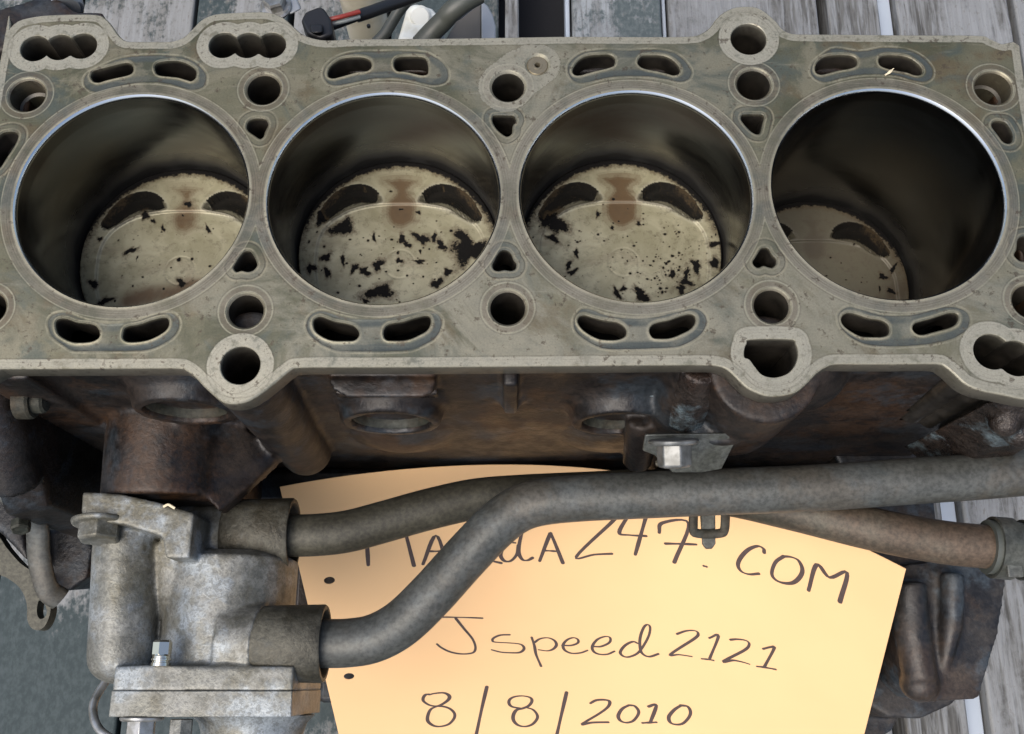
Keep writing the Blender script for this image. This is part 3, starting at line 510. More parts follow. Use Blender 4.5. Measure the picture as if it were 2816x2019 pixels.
# ---- deck face
outline = ccw(smooth_closed(OUTLINE, 3))
slots = {k: ccw(smooth_closed(v, 4)) for k, v in SLOTS.items()}
imps = {k: ccw(smooth_closed(v, 4)) for k, v in IMPRINTS.items()}
dhole = ccw(smooth_closed(DHOLE, 4))
bores = [circle(c, RB+.8, 160) for c in BORES]
bolts = [circle(b, b[2]+.9, 48) for b in BOLTS]
boss = [circle(b, b[2]+.3, 56) for b in BOSS]
trip = [ccw(union_circles(c)) for c in TRIPLE]
plugh = circle(PLUG, 4.9, 40)
holes = bores+bolts+boss+trip+[dhole, plugh]+list(slots.values())
V2, T3 = triangulate(outline, holes, .62)
nV = len(V2)
verts = [np.column_stack([V2, np.zeros(nV)])]; faces = [T3]; base = nV; wallv = [np.zeros(nV)]
def wall(loop, prof, outer=False, cap=False):
    """rings going down from the face: (inward offset, z, how far painted dark, as shade in holes)"""
    global base
    n = len(loop); N = normals2(loop)*(1 if outer else -1)
    rings = [np.column_stack([loop+N*o, np.full(n, z)]) for o, z, w in prof]
    verts.append(np.concatenate(rings)); wallv.append(np.concatenate([np.full(n, w) for o,z,w in prof]))
    q = []
    for r in range(len(prof)-1):
        for i in range(n):
            a = base+r*n+i; b = base+r*n+(i+1)%n; c = a+n; d = b+n
            q += ([(a,c,b),(b,c,d)] if outer else [(a,b,c),(b,d,c)])
    faces.append(np.array(q)); base += n*len(prof)
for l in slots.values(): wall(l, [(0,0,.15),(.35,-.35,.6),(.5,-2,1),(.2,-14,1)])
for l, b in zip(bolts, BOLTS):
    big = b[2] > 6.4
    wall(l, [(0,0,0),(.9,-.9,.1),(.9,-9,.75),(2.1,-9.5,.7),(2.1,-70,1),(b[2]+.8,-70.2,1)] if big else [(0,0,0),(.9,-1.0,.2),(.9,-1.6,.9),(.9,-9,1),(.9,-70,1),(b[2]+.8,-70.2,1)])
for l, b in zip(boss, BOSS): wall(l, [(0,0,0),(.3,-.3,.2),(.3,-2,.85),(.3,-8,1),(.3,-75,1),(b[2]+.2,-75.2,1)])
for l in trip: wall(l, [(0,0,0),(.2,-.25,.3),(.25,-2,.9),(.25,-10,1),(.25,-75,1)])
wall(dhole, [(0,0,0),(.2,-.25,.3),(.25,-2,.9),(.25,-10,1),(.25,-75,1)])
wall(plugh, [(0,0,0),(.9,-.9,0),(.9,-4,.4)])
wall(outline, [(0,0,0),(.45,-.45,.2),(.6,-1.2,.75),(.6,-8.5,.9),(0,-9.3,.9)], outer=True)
vb, tb = triangulate(outline, holes, 9.0, 2)
verts.append(np.column_stack([vb, np.full(len(vb), -9.3)])); wallv.append(np.ones(len(vb))); faces.append(tb[:, ::-1]+base); base += len(vb)
VA = np.concatenate(verts); FA = np.concatenate(faces); WV = np.concatenate(wallv)
P = VA[:, :2]
FAR = 12.0
def nearest(loops): 
    r = np.full(base, FAR)
    for l in loops: r = np.minimum(r, dist(P, l, FAR))
    return r
d_imp = np.full(base, FAR)
for l in imps.values(): d = dist(P, l, FAR); d_imp = np.where(inside(P, l), -d, np.minimum(d_imp, d))
d_slot = nearest([l for k, l in slots.items() if k[0] in 'SL']); d_heart = nearest([l for k, l in slots.items() if k[0] in 'HG'])
d_bolt = nearest(bolts); d_bore = nearest(bores); d_pad = nearest(trip+boss+[dhole]); d_edge = nearest([outline])
tear = np.array([(-1.5,45.8),(9.6,55.2)]); d_tear = dist(P, tear, 20, False)-(10.5-np.clip((P[:,0]+1.5)/11,0,1)*2.4)
# paler along the front edge and the middle; heat stained bridges between the bores
clean = np.clip(.8*np.clip((-P[:,1]-2)/38,0,1)*np.clip((P[:,0]+190)/120,.35,1)+.75*np.exp(-((P[:,0]-22)/60)**2-((P[:,1]-30)/60)**2), 0, 1)
heat = .6*np.exp(-((P[:,0]+84)/24)**2-((P[:,1]-46)/20)**2)
for i in range(3):
    cx = (BORES[i][0]+BORES[i+1][0])/2; heat = np.maximum(heat, np.exp(-((P[:,0]-cx)/5.5)**2-((P[:,1]-1)/20)**2)*(.85 if i != 1 else .5))
VA[:nV,2] += (-.14*np.clip(-d_imp,0,.6)/.6*np.clip(d_slot-.3,0,.6)/.6-.04*np.clip(4.5-d_bore,0,1)*np.clip(d_bore,0,1))[:nV]*np.minimum(1, d_edge[:nV])
me = bpy.data.meshes.new('deck_face'); me.from_pydata((VA*MM).tolist(), [], FA.tolist())
me.shade_smooth(); me.set_sharp_from_angle(angle=R(28))
def setattr_(me, **kw):
    for k, v in kw.items(): a = me.attributes.new(k, 'FLOAT', 'POINT'); a.data.foreach_set('value', np.asarray(v, np.float32))
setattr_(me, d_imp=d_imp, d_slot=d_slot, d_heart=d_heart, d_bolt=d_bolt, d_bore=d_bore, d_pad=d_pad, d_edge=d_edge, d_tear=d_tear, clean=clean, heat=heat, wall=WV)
deck = put(link('deck_face', me, M['deck']), block)
tag(deck, 'machined top face with gasket marks, oil and water holes')
# hole walls and closed ends are painted dark in place of shade; the small oil restrictor plug sits in the face
o = part(MB().revolve((PLUG[0],PLUG[1],-4.5),(PLUG[0],PLUG[1],1), [(0,3.95),(3.6,3.95),(3.9,3.65),(3.9,1.9),(4.1,1.75),(4.1,1.15),(3.6,.95),(1.5,.95)], 40, False), 'oil_restrictor_plug', M['plugtan'], 30)
tag(o, 'small bright round oil restrictor plug pressed into the face')

# ---- cylinder bores
DEPTH = [55.0, 50.0, 50.0, 90.0]
def bore_mesh(i):
    zs = [(0,RB+.8,1.0),(-.35,RB+.5,1.0),(-.9,RB+.12,1.0),(-1.3,RB,.5),(-2.2,RB,.0)]+[(z,RB,0.) for z in np.linspace(-3,-DEPTH[i]-22,70)]
    n = 160; v = []; L = []; S = []; G = []; RI = []; a = np.linspace(0,2*np.pi,n,endpoint=False)
    for z, r, l in zs:
        v.append(np.stack([np.cos(a)*r, np.sin(a)*r, np.full(n,z)],1)); L += [l]*n; RI += list(np.clip((1 if -7.5 < z < -1.8 else 0)*(.75+.35*np.sin(a*3+i)+.2*np.sin(a*8)),0,1))
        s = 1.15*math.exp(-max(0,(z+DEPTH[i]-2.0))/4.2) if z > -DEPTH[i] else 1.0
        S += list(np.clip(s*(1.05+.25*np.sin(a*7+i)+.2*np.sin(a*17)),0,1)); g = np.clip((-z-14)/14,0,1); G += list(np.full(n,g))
    v = np.concatenate(v); m = len(zs)
    f = [(r*n+k, r*n+(k+1)%n, (r+1)*n+(k+1)%n, (r+1)*n+k) for r in range(m-1) for k in range(n)]
    me = bpy.data.meshes.new('cylinder_bore'); me.from_pydata((v*MM).tolist(), [], f); me.shade_smooth(); me.flip_normals()
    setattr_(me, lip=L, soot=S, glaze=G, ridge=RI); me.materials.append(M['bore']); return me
for i, c in enumerate(BORES):
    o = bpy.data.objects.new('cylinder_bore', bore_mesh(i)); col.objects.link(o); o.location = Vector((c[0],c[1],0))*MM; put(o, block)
    # outer jacket so that the water holes do not look into the bore
    part(MB().revolve((c[0],c[1],-9.4),(c[0],c[1],-150),[(0,RB+5.5),(140,RB+5.5)],96,False), 'cylinder_jacket', M['dark'])

# ---- cast body: front wall with bosses, pillars and ribs
F = MB()
prof = [(-57,-9.3),(-60.5,-9.3),(-60.5,-24),(-62,-45),(-64,-75),(-65.5,-110),(-66,-222),(-57,-222)]
F.prism([(-190,y,z) for y,z in prof], [(188,y,z) for y,z in prof])
for x, z in ((-47.7,-57),(43,-58),(-123,-40)):                     # rings round the core plugs
    F.revolve((x,-57,z),(x,-80,z),[(0,15.2),(0,21.5),(9,20.5),(13,19.4),(13,15.4),(0,15.2)],64,False)
    F.revolve((x,-57,z),(x,-80,z),[(0,24),(5,24),(7.5,21)],48)
F.cyl((-93,-63.6,-9),(-93,-67,-118),13.2,11.5); F.ball((-93,-67,-118),11.5)          # oil return pillar
F.cyl((-93,-50,-9),(-93,-56,-122),10)
F.prism([af(x,y,-16) for x,y in ((725,838),(965,838),(960,872),(930,882),(770,882),(735,862))],[af(x,y,-16)+np.array([0,10,-26]) for x,y in ((725,838),(965,838),(960,872),(930,882),(770,882),(735,862))])
F.box(-3.2,2.2,-68,-57,-50,-9.5); F.ball((-0.5,-60,-50),6)                                    # vertical rib
F.cyl((89,-62,-9),(89,-58,-70),19.5,22); F.cyl((80,-60,-40),(72,-56,-120),22,26)     # boss under the D shaped hole
F.ball((104,-58,-30),20,24,(1,.7,1.3))
F.cyl((66,-56,-16),(64,-68,-46),9.5,10); F.cyl((64,-64,-46),(64,-66,-80),10,10)  # post for the pipe bracket
F.cyl((52,-66,-60),(52,-80,-84),7,6)
for x in (-47.7, 43.5): F.ball((x,-46,-100),36,32,(1,.68,1.2))     # swelling of the water jacket
F.cyl((-143,-48,-80),(-143,-95,-84),24,25); F.cyl((-150,-48,-86),(-148,-93,-88),21,22); F.cyl((-136,-48,-88),(-137,-97,-90),21.5,22); F.box(-171,-119,-92,-50,-150,-88)   # coolant outlet boss
F.prism([(-120,-62,-74),(-97,-74,-86),(-99,-79,-87),(-117,-102,-74),(-124,-95,-70)],[(-120,-62,-82),(-97,-74,-93),(-99,-79,-94),(-117,-102,-84),(-124,-95,-84)])
F.box(-190,-170,-66,-56,-200,-9.5)
cuts = [(p+normals2(p)*1.2, -74.5) for p in trip+boss+[dhole]]
LC = MB(); LC.prism([(-208,-54,-30),(-189,-54,-30),(-188,-76,-58),(-190,-98,-84),(-208,-102,-84)],[(-208,-54,-190),(-189,-54,-190),(-188,-76,-190),(-190,-98,-190),(-208,-102,-190)]); LC.cyl((-198,-60,-40),(-198,-92,-70),10)
put(LC.cast('end_casting', M['iron_dark'], None, 1.4, 5), block)
part(MB().box(-180,150,-84,-66.2,-236,-160).box(-120,160,-132,-60,-284,-238).box(-112,160,-178,-60,-312,-286), 'dark_backing', M['iron_dark'], 35, 3)  # added dark boxes behind the card, so its holes read as shade
front = put(F.cast('front_casting', M['iron'], None, 1.25, 3, cuts), block); tag(front, 'rust brown cast front side below the machined face')
# remaining walls and sump
part(MB().box(-190,190,58,63.5,-222,-9.4).box(-190,-185,-57,58,-222,-9.4).box(185,190,-57,58,-222,-9.4), 'block_wall', M['iron'], 35, 1)
part(MB().prism([(-188,-62,-222.2),(188,-62,-222.2),(188,62,-222.2),(-188,62,-222.2)],[(-150,-48,FZ+1),(150,-48,FZ+1),(150,50,FZ+1),(-150,50,FZ+1)]), 'oil_pan', M['iron_dark'], 35, 3)
for x, z, s in ((-47.7,-57,1),(43,-58,1),(-123,-40,1)):
    part(MB().revolve((x,-57,z),(x,-80,z),[(1,13.0),(5.5,13.3),(8.6,13.9),(10.8,14.6),(11.2,15.1),(10.4,15.4),(4,15.4)],64).revolve((x,-57,z),(x,-80,z),[(5.4,13.3),(5.8,10),(5.9,4)],64), 'core_plug', M['plugsteel'], 40)
# scaly casting skin near the bracket post
S_ = MB(); S_.cyl((67,-60,-12),(65.5,-69.5,-43),7.5,8.8); S_.ball((76,-62,-18),9,20,(1,.8,1)); S_.ball((84,-62,-20),6,20); S_.ball((70,-66,-30),8,20,(1,.8,1.2)); S_.box(34,68,-64.5,-58,-44,-38)
put(S_.cast('casting_scale', M['iron_rough'], None, 1.0, 3), block)
put(MB().box(-66,-28,-64.5,-58,-40,-34).cast('casting_scale', M['iron_rough'], None, 1.0, 3), block)
S2 = MB(); S2.prism([(170,-71,-14),(200,-71,-14),(200,-79,-28),(184,-80,-28)],[(166,-71,-92),(200,-71,-92),(200,-83,-92),(181,-85,-92)]); S2.ball((179,-77,-27),5.5); S2.ball((187,-79,-33),6)
put(S2.cast('rear_boss', M['iron_rough'], None, 1.1, 4), block)
o = part(MB().revolve((-186,-66,-38),(-170,-66,-38),[(0,6.8),(5,6.8),(6,6.2),(6,4.6),(9.5,4.6),(10.4,3.8)],28), 'threaded_plug', M['plugsteel'], 30)
# brown casting behind the rear left corner
B_ = MB(); B_.prism([at(x,y,-14) for x,y in ((-30,30),(60,6),(130,-20),(175,5),(205,30),(280,32),(300,70),(30,140),(-30,140))],[at(x,y,-14)+np.array([0,-4,-60]) for x,y in ((-30,30),(60,6),(130,-20),(175,5),(205,30),(280,32),(300,70),(30,140),(-30,140))])
put(B_.cast('rear_casting', M['iron'], None, 1.3, 4), block)
part(MB().cyl(at(165,-30,-20),at(175,24,-20),6.5).cyl(at(190,-30,-22),at(202,22,-22),4.2), 'rear_stub_tube', M['pale'])

# ---- thermostat housing
H = MB()
fl = [(225,1352),(330,1358),(430,1380),(533,1411),(520,1535),(455,1535),(445,1475),(340,1442),(222,1432)]
H.prism([at(x,y,-60) for x,y in fl],[at(x,y,-60)+np.array([0,0,-62]) for x,y in fl])
H.cyl((-156,-104,-82),(-154,-158,-84),13.5,12.5); H.ball((-154,-158,-84),12.5,24,(1,.8,1)); H.cyl((-156,-104,-92),(-152,-158,-96),14,13)
H.cyl((-116,-119,-97),(-116,-164,-97),26.5,26); H.cyl((-140,-112,-96),(-116,-150,-97),19,20)
H.revolve((-116,-118.5,-97),(-116,-100,-97),[(-4,26.4),(0,25.2),(2.2,21)],40)
H.cyl((-140,-108.6,-95),(-117,-108.6,-95),12.5,13); H.box(-124,-108,-122,-108,-112,-84)
H.cyl((-112,-152,-82),(-97,-152.6,-80),15,15)
H.prism([(-150,-161.5,-68),(-139,-161,-66),(-82,-161.5,-67),(-82,-170.4,-67),(-139,-170.4,-66),(-150,-170.4,-68)],[(-150,-161.5,-118),(-139,-161.5,-126),(-82,-161.5,-126),(-82,-170.4,-126),(-139,-170.4,-126),(-150,-170.4,-118)])
housing = put(H.cast('thermostat_housing', M['alu'], None, .85, 4), block); tag(housing, 'grey cast aluminium thermostat housing with two side sockets')
def hsub(mb, name, mat, angle=35, bevel=0, parent=housing):
    o = mb.build(name, mat, None, angle, bevel); o.parent = parent; o.matrix_parent_inverse = ROOT_INV; return o
cov = [(-150,-67.5),(-139,-65.5),(-82,-66.5),(-82,-126),(-150,-118)]
hsub(MB().prism([(x,-170.2,z) for x,z in cov],[(x,-179.5,z) for x,z in cov]), 'housing_cover', M['alu'], 35, .35)
hsub(MB().revolve((-103,-179.6,-97),(-103,-260,-97),[(0,24),(3,21),(8,19.5),(60,19.5)],48), 'outlet_neck', M['alu'], 35)
hsub(MB().hexbolt((-139,-179.6,-72),(0,-1,0),5.6,6,8.0), 'bolt', M['bolt'], 25, .3)
hsub(MB().hexbolt((-124,-179.6,-72),(0,-1,0),4.6,9,0), 'bolt', M['alu'], 25, .3)
hsub(MB().hexbolt(af(224,1152,-66),(.05,-1,.12),8.4,6.5,11.0,2.2), 'bolt', M['alu'], 25, .4)
hsub(MB().revolve((-131.5,-161.4,-64.5),(-131.5,-140,-64.5),[(0,3.6),(1.2,3.6),(1.4,3.2),(1.9,3.2),(2.1,3.6),(2.7,3.6),(2.9,3.2),(3.5,3.2),(3.7,3.5),(4.2,3.3)],24).revolve((-131.5,-161.4,-64.5),(-131.5,-140,-64.5),[(4.2,3.5),(8.6,3.5),(9.4,3.0),(9.4,.5)],6,True,.5), 'plated_stud', M['bright'], 25)
def socket(p0, p1, r, mat):
    L = np.linalg.norm(np.array(p1)-np.array(p0))
    return hsub(MB().revolve(p0, p1, [(0,r-1.2),(1.5,r-.3),(L*.5,r),(L-.8,r+.3),(L,r-.2),(L,r-1.6),(L-.8,r-2.2),(L-8,r-2.6),(L-8.2,4)],48,False), 'pipe_socket', mat, 40)
socket((-119,-108.6,-95),(-91.2,-108.6,-95),15.4,M['alu_dirty']); socket((-101,-152.6,-80),(-73,-152.6,-80),14.6,M['alu_dirty'])
lp = smooth_open([(-160,-150,-112),(-166,-166,-104),(-168,-176,-98),(-162,-185,-92),(-151,-190,-90),(-143,-190,-90)],8)
hsub(MB().tube(lp,1.7,12), 'wire_loop', M['bolt'])

# ---- coolant pipes
A_ = smooth_open([af(*q) for q in ((628,1187,-95),(700,1185,-95),(770,1177,-96),(850,1156,-98),(950,1128,-100),(1050,1106,-102),(1150,1097,-104),(1300,1090,-104),(1450,1085,-102),(1600,1095,-97),(1750,1127,-90),(1933,1172,-84),(2080,1200,-82),(2195,1212,-82))],8)
pipeA = put(MB().tube(A_,8.8,28).build('lower_coolant_pipe', M['pipe_rust'], None, 40), block); tag(pipeA, 'rusty steel coolant pipe running behind the bent one')
B2 = smooth_open([af(*q) for q in ((700,1425,-80),(770,1424,-80),(830,1413,-79),(890,1380,-78),(955,1318,-76),(1030,1235,-74),(1095,1168,-72),(1145,1130,-71),(1200,1112,-70),(1290,1103,-70),(1420,1097,-70),(1600,1089,-70),(1800,1081,-70),(2000,1067,-70),(2160,1056,-70),(2268,1047,-70),(2360,1040,-70))],8)
pipeB = put(MB().tube(B2,9.3,32).build('bent_coolant_pipe', M['pipe'], None, 40), block); tag(pipeB, 'grey steel coolant pipe bent in a shallow S')
def psub(mb, name, mat, parent, angle=35, bevel=0):
    o = mb.build(name, mat, None, angle, bevel); o.parent = parent; o.matrix_parent_inverse = ROOT_INV; return o
# bracket that carries the pipe
tb_ = [at(*q) for q in ((1775,1196,-38),(2034,1192,-38),(1985,1290,-55),(1930,1300,-57),(1850,1300,-57),(1800,1252,-47),(1768,1240,-45))]
psub(MB().prism(tb_, [q+np.array([0,1.0,-2.0]) for q in tb_]), 'pipe_bracket', M['bracket'], pipeB, 35, .4)
psub(MB().hexbolt(at(1852,1208,-30),(.04,-1,-.30),6.4,8.4,9.2,2.0), 'bracket_bolt', M['dullbolt'], pipeB, 25, .5)
psub(MB().tube(smooth_open([af(1455,1075,-70)+np.array([0,8.8,0]),af(1520,1072,-70)+np.array([0,9.2,3]),af(1600,1068,-70)+np.array([0,9.0,1])],6),1.3,8), 'weld_bead', M['pipe_rust'], pipeB)
# spring clip hanging under the pipes
c0 = af(1571,1146,-84)
def cl(dx,dy,dz=0): return c0+np.array([dx,dy,dz])
lp2 = smooth_open([cl(-6.4,5,2),cl(-6.6,-1,0),cl(-6.4,-5.0,-2),cl(-5.2,-6.0,-3),cl(0,-6.3,-3.5),cl(5.0,-6.0,-3),cl(6.2,-5.0,-2),cl(6.5,-1,0),cl(6.4,6,2)],5)
clip = psub(MB().tube(lp2,1.9,12,True,.55), 'pipe_clip', M['plugsteel'], pipeB)
psub(MB().prism([cl(-3,6,-3),cl(3.4,6,-3),cl(3.0,-10,-5),cl(1.6,-12,-5.5),cl(-1,-12,-5.5),cl(-2.4,-10,-5)],[cl(-3,6,-5),cl(3.4,6,-5),cl(3.0,-10,-7),cl(1.6,-12,-7.5),cl(-1,-12,-7.5),cl(-2.4,-10,-7)]), 'clip_tongue', M['bracket'], pipeB, 35, .4)
# hose and clamp on the right end of the lower pipe
e1 = A_[-1]; e0 = A_[-6]; dv = (e1-e0)/np.linalg.norm(e1-e0)
psub(MB().tube([e1-dv*2, e1+dv*10, e1+dv*26],[10.9,11.0,11.2],28), 'rubber_hose', M['rubber'], pipeA)
psub(MB().revolve(e1+dv*0.2,e1+dv*9,[(0,11.2),(0,12.4),(7.2,12.5),(7.2,11.2)],36,False).revolve(e1+dv*12,e1+dv*20,[(0,11.4),(0,12.2),(3.2,12.2),(3.2,11.4)],36,False), 'hose_clamp', M['bracket'], pipeA)
psub(MB().box(-3,3,-2.5,2.5,-1,1), 'clamp_tab', M['bracket'], pipeA, 35, .4).location = Vector((e1+dv*4+np.array([0,-10,8.5])))*MM

# ---- engine mount lug, lower right
G_ = MB()
pts = [(1985,1255),(2080,1240),(2205,1225),(2232,1260),(2212,1400),(2168,1548),(2060,1556),(2022,1520),(1985,1400)]
G_.prism([af(x,y,-132) for x,y in pts],[af(x,y,-132)+np.array([0,2,-40]) for x,y in pts])
G_.tube([af(2012,1290,-128),af(2020,1400,-130),af(2038,1505,-131)],[7.5,8,7.5],20)
G_.tube([af(2110,1270,-128),af(2108,1380,-130),af(2090,1480,-133)],[5,5,2.5],16)
G_.ball(af(2036,1512,-134),8.5)
pt2 = [(1930,1380),(2010,1300),(2150,1420),(2160,1500),(2110,1560),(2040,1592),(1970,1590),(1920,1560)]
G_.prism([af(x,y,-190) for x,y in pt2],[af(x,y,-190)+np.array([0,0,-50]) for x,y in pt2])
pt3 = [(1900,1480),(1990,1480),(1990,1590),(1975,1620),(1900,1660)]
G_.prism([af(x,y,-225) for x,y in pt3],[af(x,y,-225)+np.array([0,0,-30]) for x,y in pt3])
G_.prism([(150,-60,-136),(196,-60,-136),(196,-118,-138),(168,-118,-138)],[(150,-60,-200),(196,-60,-200),(196,-118,-170),(168,-118,-170)])
lug = put(G_.cast('mount_lug', M['iron_grey'], None, 1.2, 3), block); tag(lug, 'brown cast mounting lug with a long groove')

# ---- brackets at the lower left
def z5(x,y,z): return at(x*.2768,1300+y*.2768,z)
rod = smooth_open([z5(-160,-20,-102),z5(0,120,-104),z5(160,260,-106),z5(300,400,-110),z5(370,560,-116),z5(385,800,-122),z5(420,1000,-126),z5(480,1170,-130),z5(600,1260,-134)],8)
part(MB().tube(rod,[5.2]*len(rod),16,True,.55), 'bracket_strap', M['pipe'], 40)
lo = ccw(smooth_closed([tuple(z5(x,y,-150)[:2]) for x,y in ((-200,420),(0,650),(60,740),(200,900),(330,1000),(400,1180),(490,1290),(500,1380),(460,1500),(400,1560),(320,1550),(270,1460),(265,1300),(200,1150),(60,1040),(-200,900))],3))
lh = ccw(smooth_closed([tuple(z5(x,y,-150)[:2]) for x,y in ((385,1270),(440,1300),(465,1380),(440,1440),(390,1450),(365,1380))],3))
tv, tf = triangulate(lo,[lh],3.0,4)
def plate(tv, tf, loops, z0, z1, shade, name, mat):
    n = len(tv); mb = MB(); mb.add([(x,y,z0) for x,y in tv],[tuple(f) for f in tf]); mb.add([(x,y,z1) for x,y in tv],[tuple(f[::-1]) for f in tf])
    for l in loops:
        m = len(l); mb.add([(x,y,z0) for x,y in l]+[(x,y,z1) for x,y in l],[(i,(i+1)%m,m+(i+1)%m,m+i) for i in range(m)])
    return part(mb, name, mat, 35)
plate(tv, tf, [lo, lh], -150, -157, None, 'lifting_eye', M['pipe_rust'])
dk = [(380,560),(800,560),(940,740),(900,900),(905,1020),(800,1090),(700,1170),(560,1180),(470,1000)]
D_ = MB(); D_.prism([z5(x,y,-165) for x,y in dk],[z5(x,y,-165)+np.array([0,6,-50]) for x,y in dk]); D_.prism([z5(x,y,-140) for x,y in ((-200,-100),(60,160),(240,520),(280,900),(0,600),(-200,500))],[z5(x,y,-140)+np.array([0,0,-40]) for x,y in ((-200,-100),(60,160),(240,520),(280,900),(0,600),(-200,500))])
put(D_.cast('side_casting', M['iron_dark'], None, 1.5, 4), block)
part(MB().hexbolt(z5(215,470,-102),(.2,-.9,.4),4.2,4,0), 'bracket_bolt', M['plugsteel'], 25, .3)

# ================================================================== pistons
SPOTS = {0: ([(-20.7,3.7),(-17.6,.5),(-12.7,17.2),(10.5,13.5),(1.8,-10.7),(-34,-11.3),(-33.7,8.6),(1.4,24.5),(-28.7,-18.6),(-16.2,19.8),(-8.3,13.7)],[2.3,.9,1.3,1.7,1.8,1.8,1.0,1.4,2.4,1.8,1.1]),
 1: ([(-23.5,10.9),(-29.5,-2.5),(-22.6,-3.6),(-35.1,-7.3),(-28.6,-9.1),(-17.8,-7),(-13.5,-8.6),(-8.1,-5.7),(.4,-3.8),(8.8,-4.1),(1.3,5.8),(3.4,3.3),(9.2,6),(14.4,6.6),(17.7,2.8),(25.9,7.1),(29,.7),(20.3,-8.8),(16.1,-13.6),(-7.1,-17.2),(-12.5,-21.4),(8.9,.4),(-10.3,6.6),(.2,19.3),(-32.4,14.7),(7.7,17.9)],
     [4.0,2.0,1.9,2.2,1.7,2.3,2.2,2.3,1.3,1.9,1.7,1.4,2.7,1.8,2.4,3.8,6.2,1.9,2.1,4.4,1.6,.9,1.3,1.0,2.6,1.0]),
 2: ([(-26.3,11.6),(-27.9,5.1),(-30.2,13.8),(-9.4,16.2),(-3.6,10),(7.4,11.9),(-21.7,-6.6),(-20.3,-9.7),(-18.6,-1.3),(-2.5,-18.9),(.2,-16.8),(6.7,-19.9),(6.5,-17.9),(9,-22),(8.6,-20.4),(30.1,-7.1),(26,-10.3),(25.3,-13.9),(23.7,-17.1),(38,2.4),(37.5,-6.1),(20.2,-9.5),(20.1,-11.1)],
     [4.6,2.4,3.8,1.4,1.1,1.0,1.6,1.6,1.5,2.2,1.1,2.3,1.7,2.1,1.4,2.6,2.2,2.1,1.9,1.9,2.6,1.3,1.2]),
 3: ([(30,4),(33,-3),(31,-9),(28,-2),(35,8)],[1.6,1.8,1.5,1.2,2.2])}
PK = np.array([(-34.0,15.4),(-30.6,22.3),(-25.8,27.6),(-18.2,30.5),(-11.4,28.6),(-7.4,23.6),(-9.2,21.4),(-19.0,18.9),(-30.5,12.6)])
pockets = [ccw(smooth_closed(PK,5)), ccw(smooth_closed(PK*np.array([-1,1]),5))]
arcs = [smooth_open(PK[:6],6), smooth_open((PK*np.array([-1,1]))[:6],6)]
lows = [smooth_open(PK[5:],6), smooth_open((PK*np.array([-1,1]))[5:],6)]
RUSTP = ccw(smooth_closed([(-8,33),(8,33),(4.2,27.5),(7.6,22.5),(7,13.5),(0,9.6),(-6,13.5),(-6.2,23),(-3.5,27)],4))
rs = np.random.RandomState(11)
def sstep(x,a,b): t = np.clip((x-a)/(b-a),0,1); return t*t*(3-2*t)
